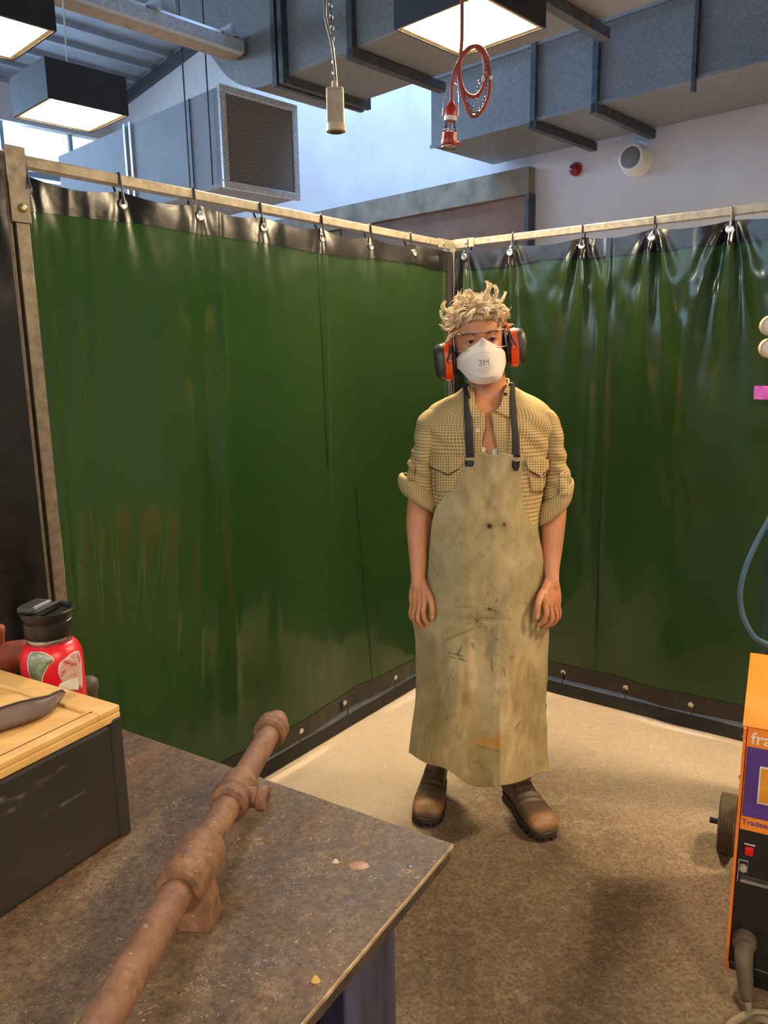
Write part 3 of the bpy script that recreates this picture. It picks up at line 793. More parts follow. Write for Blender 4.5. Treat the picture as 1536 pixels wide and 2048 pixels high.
# rusty lumps at far left behind the bottle
t = thing('rusty_clamp', 'rusty orange clamp partly behind the red bottle at the left edge', 'clamp', aZ(10, 1390, TZ))
YR = 1.22
obj('bar', tube([aY(-90, 1345, YR), aY(-10, 1325, YR), aY(30, 1312, YR), aY(62, 1305, YR)], [.03, .03, .026, .022], 14, n=4), simple('orange_rust', rgb(150, 70, 40), rgb(104, 46, 28), .7, scale=60, bump=.4), t, smooth=True)
obj('jaw', tube([aY(-14, 1320, YR), aY(-8, 1285, YR), aY(-2, 1252, YR)], [.02, .013, .009], 12, n=3), simple('orange_rust_jaw', rgb(158, 74, 44), rgb(110, 50, 30), .7, scale=60, bump=.4), t, smooth=True)
obj('foot', lathe(V3((aY(-40, 1330, YR).x, YR, TZ)), ZZ, [(0, .035), (.02, .035), (.06, .02), (.13, .02)], 20), MAT_RUST, t, autosmooth=40)
ck = aZ(180, 1408, TZ); ck.z = TZ
t = obj('rubber_stopper', lathe(ck, ZZ, [(0, .014), (.02, .014), (.032, .018), (.046, .018), (.052, .012), (.054, .004)], 20), simple('dark_olive_rubber', rgb(78, 70, 56), None, .6), origin=ck, autosmooth=50)
tag(t, 'small dark rounded rubber stopper just right of the red bottle', 'stopper')

# rusty pipe with fittings
def dep(px, py, a): return CAMP+ray(px, py)*(a/F)
pn = dep(230, 2000, .635); pf = dep(558, 1434, 1.2)
ad = (pf-pn).normalized(); pl = (pf-pn).length
t = thing('rusty_pipe', 'long rusty iron pipe with fittings propped diagonally over the workbench', 'pipe', pn)
PR = .0165
at = lambda s: pn+ad*s
def sfor(px, py):
    best = None
    for k in range(400):
        s = pl*k/400*1.05; x, y = proj(at(s)); d = abs(y-py)
        if best is None or d < best[0]: best = (d, s)
    return best[1]
obj('pipe', tube([at(-.35), at(pl*.98)], PR, 32), MAT_RUST, t, autosmooth=40)
s0 = sfor(0, 1478); s1_ = sfor(0, 1438)
obj('end_cap', lathe(at(s0+.012), ad, [(0, .0195), (.003, .0235), (.010, .0245), (.012, .022), (.016, .0245), (.030, .0245), (.040, .020), (.044, .009)], 36), MAT_RUST, t, autosmooth=35)
s2 = sfor(0, 1610)
tee = obj('tee_fitting', lathe(at(s2-.004), ad, [(0, .0195), (.002, .0235), (.010, .0245), (.012, .022), (.016, .0225), (.020, .025), (.024, .0225), (.034, .022), (.046, .0215), (.050, .0235), (.058, .0225), (.060, .0165)], 36), MAT_RUST, t, autosmooth=35)
side = (V3((1, -.3, -.08)) - ad*V3((1, -.3, -.08)).dot(ad)).normalized()
obj('branch_nipple', lathe(at(s2+.024), side, [(.012, .0125), (.030, .0125), (.032, .0155), (.043, .0155), (.0435, .0075), (.036, .007)], 24), MAT_RUST, tee, autosmooth=35)
s3 = sfor(0, 1785); s4 = sfor(0, 1692)
obj('coupling', lathe(at(s3), ad, [(0, .0165), (.0005, .024), (.003, .0255), (s4-s3-.004, .0255), (s4-s3, .024), (s4-s3+.004, .017)], 36), MAT_RUST, t, autosmooth=35)
# foot block welded to the coupling, standing on the bench
sb = s3+(s4-s3)*.75; cb = at(sb)
fk = frame(V3((cb.x-.018, cb.y+.020, TZ)), V3((ad.y, -ad.x, 0)), V3((ad.x, ad.y, 0)))
pts = [(-.019, 0), (.019, 0), (.021, .03), (.016, cb.z-TZ-.018), (-.010, cb.z-TZ-.018), (-.020, .03)]
bm = prism([(a_+.010*(1-b_/.06), b_) for a_, b_ in pts], lambda a_, b_, c: fk(a_, c, b_), -.018, .024)
obj('foot_block', bm, MAT_RUST, t, mods=[BEV(.003, 2)])

# ------------------------------------------------------------------ welder on the right
wp = V3((.80, 1.60, 0)); wd = V3((.89, -.455, 0)).normalized(); wb = V3((.455, .89, 0)).normalized()
fw = frame(wp, wd, wb)
wpx = lambda x, y: (lambda p: ((p-wp).dot(wd), p.z))(aP(x, y, wp, wb))
t = thing('welding_machine', 'orange and purple wheeled welding machine at the right edge', 'welder', fw(.15, .3, 0))
m_or = M('worn_orange_paint', .45)
m_or.set('Base Color', m_or.mix(m_or.grey(m_or.noise(3, 6, .6, m_or.co((1, 1, 5))), .45, .7, 0, .5), rgb(226, 112, 26), rgb(236, 150, 84)))
m_pu = simple('purple_panel', rgb(82, 54, 128), rgb(70, 46, 112), .35, scale=12)
m_lo = simple('label_orange', rgb(236, 140, 40), rgb(226, 126, 34), .4)
WW, WD = .30, .47
wz = lambda y, x=1500: wpx(x, y)[1]
zt = wz(1447, 1478); z1 = zt-.004; z2 = wz(1658, 1480); z0 = .055
obj('case', box(.004, WW, .015, WD, z0, zt-.002, fw), m_or.m, t, mods=[BEV(.006, 2)])
obj('top_cover', box(-.003, WW+.003, -.003, WD+.004, z1, zt, fw), m_or.m, t, mods=[BEV(.003, 2)])
bm = bmesh.new(); bbox(bm, 0, .006, -.012, .02, z0, z1, fw); bbox(bm, WW-.006, WW, -.012, .02, z0, z1, fw)
obj('side_flange', bm, m_or.m, t)
pz0, pz1 = wz(1492, 1490), wz(1632, 1490)
obj('label_panel', box(.008, WW-.008, .002, .016, z2, z1-.001, fw), m_lo, t)
pan = obj('purple_panel', box(.010, WW-.012, -.0005, .003, pz0, pz1, fw) if pz0 < pz1 else box(.010, WW-.012, -.0005, .003, pz1, pz0, fw), m_pu, t)
a0_, za = wpx(1520, 1532); a1_, zb = wpx(1518, 1606)
obj('meter_frame', box(a0_, a0_+.1, -.003, .0, zb, za, fw), MAT_WHITE, t)
obj('meter_label', box(a0_+.003, a0_+.097, -.004, -.0025, zb+.003, za-.003, fw), simple('amber_label', rgb(228, 150, 40), None, .4), t)
obj('control_panel', box(.008, WW-.008, .004, .016, z0+.02, z2-.001, fw), MAT_BLACK, t)
obj('base_lip', box(.008, WW-.008, -.004, .016, z0, z0+.022, fw), MAT_BLACK, t, mods=[BEV(.002, 1)])
def onw(x, y): a_, z_ = wpx(x, y); return a_, z_
a_, z_ = onw(1498, 1703)
obj('power_switch', box(a_-.009, a_+.009, -.003, .006, z_-.010, z_+.010, fw), simple('red_rocker', rgb(214, 20, 24), None, .3), t, mods=[BEV(.002, 2)])
obj('switch_label', box(a_-.011, a_+.012, .003, .0042, z_+.014, z_+.0165, fw), MAT_WHITE, t)
a_, z_ = onw(1486, 1736)
obj('selector_knob', lathe(fw(a_, .004, z_), -wb, [(0, .0085), (.010, .008), (.012, .006)], 20), simple('grey_knob', rgb(160, 155, 140), None, .4), t, autosmooth=40)
bm = bmesh.new()
for q_ in ((a_-.010, a_-.009, z_-.04, z_+.018), (a_+.009, a_+.0095, z_-.013, z_+.018), (a_-.010, a_+.0095, z_+.017, z_+.018)): bbox(bm, q_[0], q_[1], .003, .0042, q_[2], q_[3], fw)
obj('knob_outline', bm, MAT_WHITE, t)
a_, z_ = onw(1480, 1757); a2_, z2_ = onw(1536, 1770)
obj('handle_bar', box(a_, WW-.03, -.006, .004, z_-.006, z_+.002, fw), MAT_STEEL, t, mods=[BEV(.002, 2)])
def ftext(s, x, y, size, mat, name, off=-.0008, bold=True):
    a_, z_ = wpx(x, y); b_ = textmesh(s, size, bold, .0004)
    mapbm(b_, lambda c: fw(a_+c.x, off-c.z, z_+c.y)); return obj(name, b_, mat, t)
ftext('fra', 1501, 1487, .040, MAT_WHITE, 'lettering', -.0008+.002)
ftext('Tradesm', 1483, 1647, .0185, m_pu, 'lettering', -.0008+.002)
# socket and lead
a_, z_ = onw(1489, 1880)
sc_ = fw(a_, 0, z_)
obj('outlet_collar', lathe(fw(a_, .004, z_), -wb, [(0, .026), (.02, .026), (.026, .022)], 28), simple('dusty_grey_rubber', rgb(96, 84, 72), rgb(76, 66, 56), .6), t, autosmooth=40)
pl_ = [fw(a_, -.015, z_), fw(a_+.002, -.045, z_-.02), fw(a_+.008, -.06, z_-.06), fw(a_+.014, -.065, z_-.10)]
obj('cable_plug', tube(pl_, [.021, .0195, .0165, .013], 20, n=5), simple('dusty_grey_rubber_plug', rgb(104, 90, 76), rgb(84, 72, 60), .6), t, smooth=True)
bm = bmesh.new()
for k in range(5): 
    p_ = fw(a_+.0075+.001*k, -.058-.001*k, z_-.052-.009*k); tube([p_+ZZ*.0015, p_-ZZ*.0015], .0175-.0006*k, 20, True, bm)
obj('strain_relief', bm, simple('ribbed_rubber', rgb(96, 82, 70), None, .6), t, autosmooth=40)
cb_ = [fw(a_+.014, -.065, z_-.095), fw(a_+.026, -.072, z_-.14), fw(a_+.055, -.085, .02), fw(a_+.11, -.10, .011), fw(a_+.15, -.20, .011), fw(a_+.03, -.24, .011), fw(a_-.02, -.15, .011), fw(a_+.01, -.085, .011), fw(a_+.07, -.05, .011), fw(a_+.3, -.03, .011)]
obj('welding_lead', tube(cb_, .0085, 12, n=8), simple('grey_lead_rubber', rgb(150, 136, 112), rgb(120, 104, 84), .5), t, smooth=True)
# wheels and handle
wc = aY(1441, 1645, 2.06); wc = V3((wc.x+.05, 2.12, .091))
ax_ = wd
wh = lathe(wc, ax_, [(-.026, .045), (-.025, .078), (-.022, .088)]+[(-.020+.0016*k, .091-(.0035 if k % 4 in (1, 2) else 0)) for k in range(24)]+[(.021, .088), (.025, .078), (.026, .045)], 48)
w1 = obj('wheel', wh, simple('dusty_tyre', rgb(92, 78, 56), rgb(66, 56, 42), .75, scale=80), t, autosmooth=30)
obj('axle', tube([wc-ax_*.05, wc+ax_*.34], .009, 12), MAT_BLACK, t)
wh = lathe(wc+ax_*.34, ax_, [(-.026, .045), (-.025, .078), (-.022, .088)]+[(-.020+.0016*k, .091-(.0035 if k % 4 in (1, 2) else 0)) for k in range(24)]+[(.021, .088), (.025, .078), (.026, .045)], 48)
obj('wheel', wh, simple('dusty_tyre_b', rgb(92, 78, 56), None, .75), t, autosmooth=30)
obj('rear_stay', tube([wc+ax_*.045+ZZ*.06, wc+ax_*.065+ZZ*.22+wb*-.03], .006, 10), MAT_BLACK, t)
for a_ in (.08, WW-.04): obj('front_foot', box(a_-.02, a_+.02, .03, .08, 0, z0, fw), MAT_BLACK, t)
for (x, y) in ((1470, 1479), (1462, 1560)):
    a_, z_ = onw(x+5, y); obj('side_screw', lathe(fw(0, .02, z_), -wd, [(0, .004), (.003, .003)], 10), MAT_STEEL, t)

# hose loop, gas cylinder edge, knobs and tape behind
YH = 2.12
gc = V3((1.29, 2.36, 0))
t = thing('gas_cylinder', 'dark green gas cylinder with cream regulator gauges at the right border behind the machine', 'gas cylinder', gc)
obj('body', lathe(gc, ZZ, [(0, .074), (.01, .078), (1.18, .078), (1.26, .066), (1.31, .042), (1.33, .025), (1.37, .02)], 40), simple('cylinder_green', rgb(34, 62, 58), rgb(24, 48, 44), .4), t, autosmooth=50)
obj('valve', lathe(gc, ZZ, [(1.365, .014), (1.43, .014), (1.44, .022), (1.47, .022), (1.475, .01)], 16), MAT_STEEL, t, autosmooth=40)
g1, g2 = aY(1541, 651, 2.27), aY(1539, 696, 2.27)
rb = V3((g1.x+.055, 2.31, (g1.z+g2.z)/2))
reg = obj('regulator', tube([gc+ZZ*1.45, V3((gc.x-.03, 2.34, 1.47)), rb-ZZ*.02, rb+ZZ*.03], [.012, .014, .022, .018], 14, n=4), MAT_STEEL, t, smooth=True)
for c_ in (g1, g2):
    ga = obj('gauge', lathe(c_+V3((.006, .022, 0)), V3((-.3, -1, 0)), [(0, .026), (.026, .029), (.032, .025)], 28), MAT_CREAM, t, autosmooth=40)
    obj('gauge_face', lathe(c_+V3((.006, .022, 0)), V3((-.3, -1, 0)), [(.029, .020), (.034, .018), (.035, .01)], 24), MAT_WHITE, ga, autosmooth=40)
    obj('gauge_stem', tube([c_+V3((.006, .022, 0)), rb+V3((0, 0, (c_.z-rb.z)*.3))], .006, 8), MAT_STEEL, t)
hp = [rb-ZZ*.02, rb+V3((.01, -.02, -.12)), aY(1590, 900, 2.2)]+[aY(x, y, YH) for x, y in ((1560, 990), (1536, 1042), (1508, 1095), (1488, 1145), (1480, 1190), (1487, 1235), (1510, 1275), (1545, 1298))]+[fw(.17, WD+.05, .56), fw(.17, WD, .50)]
tag(obj('gas_hose', tube(hp, .0075, 12, n=6), simple('blue_hose_rubber', rgb(70, 104, 128), rgb(54, 84, 104), .4), smooth=True), 'blue gas hose looping down behind the welding machine', 'hose')
a_, z_ = SR.px(1512, 771); a2_, z2_ = SR.px(1512, 798)
bm = grid([[SR.P(a_+x*.02, z_+(z2_-z_)*i/4, DR(a_+x*.02, z_)+.003+.001*sin(x*3+i)) for x in range(6)] for i in range(5)])[0]
tag(obj('purple_tape', bm, simple('purple_tape', rgb(186, 84, 178), rgb(170, 70, 164), .35), origin=SR.P(a_, z2_), mods=[SOL(.0008)]), 'strip of purple tape stuck to the right screen', 'tape')
# ------------------------------------------------------------------ person
PX = .00152
pbase = V3((.325, 2.40, 0))
person = thing('person', 'person in beige apron, check shirt, white mask and orange ear muffs standing before the screens', 'person', pbase)
def spow(c, e): return (abs(c)**(2/e))*(1 if c >= 0 else -1)
def ringpx(y, xl, xr, Y, ry, n=48, e=2.2, tilt=0, tw=0, inset=0):
    c = aY((xl+xr)/2, y, Y); h = (aY(xr, y, Y).x-aY(xl, y, Y).x)/2-inset
    out = []
    for k in range(n):
        a = 2*pi*k/n+pi/2
        x, yy = h*spow(cos(a), e), (ry-inset)*spow(sin(a), e)
        out.append(c+V3((x, yy+tw*x, tilt*x)))
    return out
def interp(rows, m):
    R = [tuple(r)+(0,)*(7-len(r)) for r in rows]; out = []
    n = len(R)-1
    for i in range(n):
        p0, p1, p2, p3 = R[max(i-1, 0)], R[i], R[i+1], R[min(i+2, n)]
        for k in range(m):
            t = k/m
            out.append(tuple(.5*(2*b+(c-a)*t+(2*a-5*b+4*c-d)*t*t+(3*b-a-3*c+d)*t**3) for a, b, c, d in zip(p0, p1, p2, p3)))
    out.append(R[-1]); return out
def loftpx(rows, m=4, n=48, e=2.2, bm=None, cap=True, uv=None, inset=0, disp=None):
    rs = [ringpx(r[0], r[1], r[2], r[3], r[4], n, e, r[5], r[6], inset) for r in interp(rows, m)]
    if disp:
        out = []
        for i, r in enumerate(rs):
            c = sum(r, V3())/len(r); out.append([p+(p-c).normalized()*disp(p, i/(len(rs)-1)) for p in r])
        rs = out
    bm, R = grid(rs, bm, True, uv)
    if cap: bm.faces.new(R[0]); bm.faces.new(R[-1][::-1])
    return bm
# --- head frame
HO = aY(964, 684, 2.31)+V3((0, .082, 0))
HR = Matrix.Rotation(radians(-5.4), 3, 'Y') @ Matrix.Rotation(radians(-3), 3, 'X')
def hd(x, y, z): return HO+HR @ V3((x, y, z))
HROWS = [(-.119, .012, -.064, -.040), (-.115, .026, -.076, -.028), (-.105, .040, -.083, -.002), (-.09, .050, -.084, .018), (-.065, .060, -.083, .05), (-.035, .067, -.083, .078),
         (0, .0715, -.080, .094), (.03, .0735, -.086, .10), (.06, .072, -.084, .098), (.085, .062, -.068, .084), (.105, .041, -.04, .056), (.114, .022, -.018, .036), (.117, .008, 0, .018)]
def face_disp(x, z):
    g = lambda a, b, s, t=None: exp(-((x-a)/s)**2-((z-b)/(t or s))**2)
    d = -.0085*(g(.032, .000, .016, .011)+g(-.032, .000, .016, .011))
    d += .0045*(g(.030, .021, .020, .007)+g(-.030, .021, .020, .007))
    nzv = max(0, min(1, (.008-z)/.045)); d += (.004+.018*nzv)*exp(-(x/(.009+.006*nzv))**2)*(1 if z > -.048 else exp(-((z+.048)/.007)**2)) if z < .02 else 0
    d += .004*(g(.042, -.028, .016)+g(-.042, -.028, .016))
    d += .004*g(0, -.075, .024, .012)
    return d
def headring(z, w, yf, yb, n=72, off=0):
    out = []; w += off; yf -= off; yb += off
    ym = 0.01*(1 if z > -.08 else 0)+(yf+yb)/2*(0 if z > -.08 else 1)
    for k in range(n):
        a = 2*pi*k/n+pi/2; c, s = cos(a), sin(a)
        x = w*spow(c, 2.25); y = ym+(s >= 0 and (yb-ym) or (ym-yf))*spow(s, 2.25)
        if s < -.2: y -= face_disp(x, z)*min(1, (-s-.2)*2)
        out.append(hd(x, y, z))
    return out
def headrows(m=6):
    R = HROWS; out = []
    for i in range(len(R)-1):
        p0, p1, p2, p3 = R[max(i-1, 0)], R[i], R[i+1], R[min(i+2, len(R)-1)]
        for k in range(m):
            t = k/m; out.append(tuple(.5*(2*b+(c-a)*t+(2*a-5*b+4*c-d)*t*t+(3*b-a-3*c+d)*t**3) for a, b, c, d in zip(p0, p1, p2, p3)))
    return out+[R[-1]]
bm, R = grid([headring(*r) for r in headrows()], closed=True)
bm.faces.new(R[0]); bm.faces.new(R[-1][::-1])
for s in (-1, 1):      # eyelids and ears
    up = [hd(s*x, y, z) for x, y, z in ((.0165, -.0735, -.002), (.024, -.0785, .0062), (.032, -.0785, .0074), (.040, -.0745, .0054), (.046, -.0675, -.0005))]
    lo = [hd(s*x, y, z) for x, y, z in ((.0165, -.0735, -.002), (.024, -.077, -.0064), (.032, -.0772, -.0074), (.040, -.0730, -.0058), (.046, -.0675, -.0005))]
    tube(up, [.0018, .0036, .0040, .0034, .002], 10, bm=bm, n=4); tube(lo, [.0018, .0032, .0036, .0032, .002], 10, bm=bm, n=4)
    tube([hd(s*.073, .012, -.03), hd(s*.078, .016, -.005), hd(s*.080, .024, .015), hd(s*.076, .03, .02)], [.008, .010, .010, .006], 10, bm=bm, n=3, ends=True)
# neck, trunk, legs
loftpx([(722, 944, 1004, 2.425, .048), (745, 941, 1009, 2.42, .052), (770, 940, 1013, 2.42, .054), (788, 934, 1022, 2.42, .058), (800, 912, 1045, 2.42, .066), (815, 880, 1078, 2.41, .08), (840, 862, 1092, 2.405, .095),
        (880, 868, 1086, 2.40, .102), (930, 872, 1080, 2.40, .104), (1000, 876, 1074, 2.40, .10), (1060, 876, 1076, 2.40, .10), (1130, 868, 1084, 2.40, .105), (1180, 866, 1086, 2.40, .105), (1200, 868, 1082, 2.40, .10)], 4, 48, 2.3, bm)
loftpx([(1150, 868, 975, 2.41, .085), (1250, 872, 968, 2.41, .08), (1350, 872, 945, 2.42, .062), (1420, 868, 934, 2.43, .056), (1490, 868, 916, 2.44, .045)], 4, 32, 2, bm)
loftpx([(1150, 978, 1084, 2.41, .085), (1250, 985, 1082, 2.41, .08), (1350, 1006, 1082, 2.41, .062), (1420, 1014, 1080, 2.42, .056), (1490, 1024, 1074, 2.42, .045)], 4, 32, 2, bm)
# arms down to the wrists
loftpx([(838, 852, 884, 2.41, .034), (860, 846, 882, 2.415, .040), (900, 836, 876, 2.42, .042), (960, 822, 870, 2.42, .038), (1000, 816, 866, 2.42, .037), (1030, 813, 864, 2.415, .038), (1060, 813, 862, 2.405, .037), (1102, 817, 856, 2.38, .031), (1135, 820, 852, 2.355, .025), (1158, 822, 850, 2.335, .021), (1172, 822, 852, 2.328, .017), (1184, 828, 848, 2.325, .008)], 4, 32, 2, bm)
loftpx([(838, 1072, 1100, 2.41, .034), (860, 1074, 1108, 2.415, .040), (900, 1080, 1120, 2.42, .042), (960, 1082, 1130, 2.42, .038), (1000, 1083, 1133, 2.42, .037), (1030, 1082, 1132, 2.415, .038), (1060, 1083, 1129, 2.405, .037), (1102, 1084, 1124, 2.38, .031), (1135, 1088, 1119, 2.355, .025), (1158, 1090, 1118, 2.335, .021), (1172, 1088, 1118, 2.328, .017), (1184, 1092, 1112, 2.325, .008)], 4, 32, 2, bm)
def hand(mir):
    T = lambda x, y, Y: aY(x if not mir else mir-x, y, Y)
    # palm / back of the hand
    for pts, rr in (([(831, 1158, 2.340), (826, 1190, 2.338), (826, 1212, 2.345)], [.013, .014, .0115]),
                    ([(836, 1156, 2.338), (834, 1190, 2.325), (833, 1212, 2.328)], [.014, .015, .0115]),
                    ([(840, 1156, 2.335), (843, 1190, 2.312), (841, 1212, 2.31)], [.014, .0155, .012]),
                    ([(843, 1160, 2.333), (851, 1188, 2.30), (849, 1208, 2.295)], [.013, .015, .012])):
        tube([T(*p) for p in pts], rr, 14, bm=bm, n=4, ends=True)
    fingers = (([(850, 1206, 2.294), (847, 1227, 2.285), (852, 1242, 2.288), (862, 1250, 2.300)], [.0098, .0088, .0080, .0066]),
               ([(841, 1211, 2.309), (836, 1234, 2.303), (841, 1247, 2.310), (852, 1254, 2.325)], [.0098, .0088, .0080, .0066]),
               ([(832, 1211, 2.327), (827, 1232, 2.324), (831, 1245, 2.332), (842, 1252, 2.347)], [.0094, .0084, .0076, .0064]),
               ([(825, 1209, 2.344), (821, 1225, 2.344), (823, 1236, 2.352), (832, 1243, 2.364)], [.0086, .0074, .0068, .0058]))
    for pts, rr in fingers: tube([T(*p) for p in pts], rr, 14, bm=bm, n=4, ends=True)
    tube([T(*p) for p in ((849, 1178, 2.315), (857, 1190, 2.290), (863, 1206, 2.270), (865, 1222, 2.264), (865, 1235, 2.266))], [.0125, .0125, .0102, .0092, .0074], 14, bm=bm, n=4, ends=True)
hand(0); hand(1940)
def skin():
    m = M('skin', .48, 0, .4)
    n1 = m.noise(16, 4); n2 = m.noise(140, 3)
    c = m.ramp(n1, [(.3, rgb(196, 132, 92)), (.7, rgb(212, 150, 108))])
    m.set('Base Color', m.mix(m.grey(n2, .4, .7, 0, .25), c, rgb(178, 112, 78)))
    m.set('Subsurface Weight', .12); m.set('Subsurface Radius', (.012, .005, .003)); m.set('Subsurface Scale', .6)
    m.bump(n2, .08, .0008); return m.m
MAT_SKIN = skin()
body = obj('body', bm, MAT_SKIN, person, mods=[('REMESH', dict(mode='VOXEL', voxel_size=.0028, use_smooth_shade=True)), ('SMOOTH', dict(factor=.5, iterations=3))])
bake(body)
BVB = bvh_of(body)
for s in (-1, 1):
    c = hd(s*.0315, -.0625, 0)
    bm = bmesh.new(); bmesh.ops.create_uvsphere(bm, u_segments=32, v_segments=24, radius=.0125)
    look = (HR @ V3((0, -1, -.12))).normalized()
    q = V3((0, 0, 1)).rotation_difference(look)
    bmesh.ops.rotate(bm, verts=bm.verts, cent=(0, 0, 0), matrix=q.to_matrix()); bmesh.ops.translate(bm, verts=bm.verts, vec=c)
    for f in bm.faces:
        k = (f.calc_center_median()-c).normalized().dot(look)
        f.material_index = 2 if k > .965 else (1 if k > .87 else 0)
    obj('eye', bm, [simple('eye_white', rgb(225, 215, 205), None, .2), simple('iris', rgb(58, 38, 26), None, .15), simple('pupil', rgb(12, 10, 9), None, .1)], person, smooth=True)
for s in (-1, 1):
    obj('eyelashes', tube([hd(s*x, y, z) for x, y, z in ((.0175, -.0755, -.0005), (.024, -.0815, .0030), (.032, -.0822, .0040), (.040, -.0780, .0026), (.047, -.0705, -.0012))], [.0003, .0008, .0010, .0009, .0004], 6, n=5), simple('dark_lashes', rgb(40, 28, 20), None, .6), person, smooth=True)
# eyebrows
for s in (-1, 1):
    bm = bmesh.new(); random.seed(5+s)
    for k in range(150):
        t_ = random.random(); x = .016+.034*t_; z = .019+.006*sin(t_*2.6)+random.uniform(-.003, .003)*(1-.5*t_)
        pz = hd(s*x, -.12, z); h = BVB.ray_cast(pz, HR @ V3((0, 1, 0)))
        if h[0] is None: continue
        p = h[0]; dd = HR @ V3((s*.006, -.0008, .0012+random.uniform(-.001, .001)))
        tube([p, p+dd*.5+h[1]*.0008, p+dd], [.0006, .0005, .0001], 4, bm=bm)
    obj('eyebrow', bm, simple('brow_hair', rgb(120, 88, 58), None, .6), person)
# nails
for mir in (0, 1940):
    X = lambda x: x if not mir else mir-x
    a_, b_ = sorted((X(862), X(868)))
    obj('thumbnail', patch(BVB, [(a_, 1230), (a_, 1236), (a_+1, 1239)], [(b_, 1230), (b_, 1236), (b_-1, 1239)], 5, 4, .0002, .0004), simple('nail', rgb(226, 178, 146), None, .3), person, smooth=True)

# --- shirt
def plaid(name='check_cotton'):
    m = M(name, .85, 0, .2)
    uv = m.n('ShaderNodeUVMap').outputs[0]; sp = m.n('ShaderNodeSeparateXYZ', i_Vector=uv)
    def line(o, per, w, soft):
        f = m.math('ABSOLUTE', m.math('SUBTRACT', m.math('FRACT', m.math('DIVIDE', o, per)), .5))
        return m.grey(f, w, w+soft, 1, 0)
    u, v = sp.outputs[0], sp.outputs[1]
    c = m.ramp(m.noise(6, 3), [(.3, rgb(186, 158, 104)), (.7, rgb(202, 176, 122))])
    d = m.math('ADD', m.math('MULTIPLY', line(u, .0080, .07, .09), .6), m.math('MULTIPLY', line(v, .0080, .07, .09), .62))
    c = m.mix(d, c, rgb(96, 70, 36))
    l = m.math('MAXIMUM', line(m.math('ADD', u, .0040), .0080, .05, .05), line(m.math('ADD', v, .0040), .0080, .05, .05))
    c = m.mix(m.math('MULTIPLY', l, .35), c, rgb(222, 206, 164))
    m.set('Base Color', c); m.bump(m.noise(900, 2), .2, .0005); return m.m
MAT_SHIRT = plaid()
def pxuv(bm, sc=PX):
    L = bm.loops.layers.uv.verify()
    for f in bm.faces:
        for l in f.loops:
            x, y = proj(l.vert.co); l[L].uv = (x*sc, y*sc)
    return bm
def tdisp(p, t):
    d = .006*nz((p.x*9, p.y*6, p.z*5), 1.3, 2)+.003*nz((p.x*22, p.y*16, p.z*10), 1, 4)
    # drag folds from the armpits
    for ax in (.175, .475):
        dx = p.x-ax; dz = p.z-1.28
        d += .004*sin((dx*.8+dz*1.0)*95+ax*10)*exp(-(dx/.06)**2-(dz/.08)**2)
    return d
TR = [(772, 930, 1024, 2.425, .062), (784, 914, 1044, 2.425, .070), (795, 890, 1068, 2.42, .078), (806, 868, 1086, 2.415, .088), (818, 854, 1098, 2.41, .098), (835, 846, 1106, 2.405, .106), (860, 848, 1104, 2.40, .113),
      (900, 856, 1096, 2.40, .116), (950, 860, 1090, 2.40, .118), (1000, 866, 1081, 2.40, .114), (1050, 870, 1077, 2.40, .110), (1100, 872, 1076, 2.40, .108), (1140, 872, 1076, 2.40, .108), (1175, 872, 1076, 2.40, .110), (1205, 873, 1075, 2.40, .110)]
bm = loftpx(TR, 14, 180, 2.35, cap=False, uv=(.0049, .0034), disp=tdisp)
def inpoly(x, y, P):
    c = False
    for i in range(len(P)):
        x1, y1 = P[i]; x2, y2 = P[i-1]
        if (y1 > y) != (y2 > y) and x < (x2-x1)*(y-y1)/(y2-y1)+x1: c = not c
    return c
VP = [(936, 755), (942, 800), (950, 822), (960, 830), (960, 850), (956, 868), (951, 886), (957, 900), (966, 915), (1004, 915), (1006, 904), (1001, 885), (996, 862), (992, 842), (992, 826), (1000, 812), (1010, 800), (1018, 755)]
dl = []
for f in bm.faces:
    c = f.calc_center_median()
    if c.y < 2.40:
        x, y = proj(c)
        if inpoly(x, y, VP): dl.append(f)
bmesh.ops.delete(bm, geom=dl, context='FACES')
shirt = obj('shirt', bm, MAT_SHIRT, person, smooth=True, mods=[SOL(.0016, -1)])
full = loftpx(TR, 8, 120, 2.35, cap=True, disp=tdisp); bmesh.ops.recalc_face_normals(full, faces=full.faces); BVS = BVHTree.FromBMesh(full); full.free()
bpy.context.view_layer.update()
# sleeves
def sdisp(seed):
    def f(p, t):
        return (.006*nz((p.x*14, p.y*10, p.z*16), 1, seed)+.0035*sin(p.z*120+p.x*60+nz(p, 8, seed)*4)*min(1, t*1.5))*(.3+.7*min(1, t*4))
    return f
def sleeve(rows, cuff, seed):
    bm = loftpx(rows, 12, 96, 2.1, cap=False, uv=(.0046, .0036), disp=sdisp(seed))
    s_ = obj('sleeve', bm, MAT_SHIRT, shirt, smooth=True, mods=[SOL(.0016, -1)])
    bm = loftpx(cuff, 6, 96, 2.1, cap=False, uv=(.0046, .004), disp=lambda p, t: .0065*sin(pi*min(1, max(0, t)))+.002*nz((p.x*30, p.y*30, p.z*30), 1, seed))
    return s_, obj('cuff', bm, MAT_SHIRT, shirt, smooth=True, mods=[SOL(.003, -1)])
sleeve([(815, 862, 900, 2.41, .052), (826, 846, 897, 2.41, .062), (845, 835, 892, 2.412, .070), (875, 828, 884, 2.415, .072), (910, 822, 876, 2.418, .070), (945, 816, 872, 2.42, .068, -.1), (975, 812, 870, 2.42, .065, -.35), (1000, 812, 868, 2.42, .060, -.55)],
       [(962, 806, 866, 2.42, .070, -.55), (970, 801, 869, 2.42, .073, -.6), (985, 799, 872, 2.42, .074, -.6), (1000, 803, 874, 2.42, .070, -.6), (1006, 811, 868, 2.42, .058, -.6), (996, 812, 866, 2.42, .056, -.6)], 11)
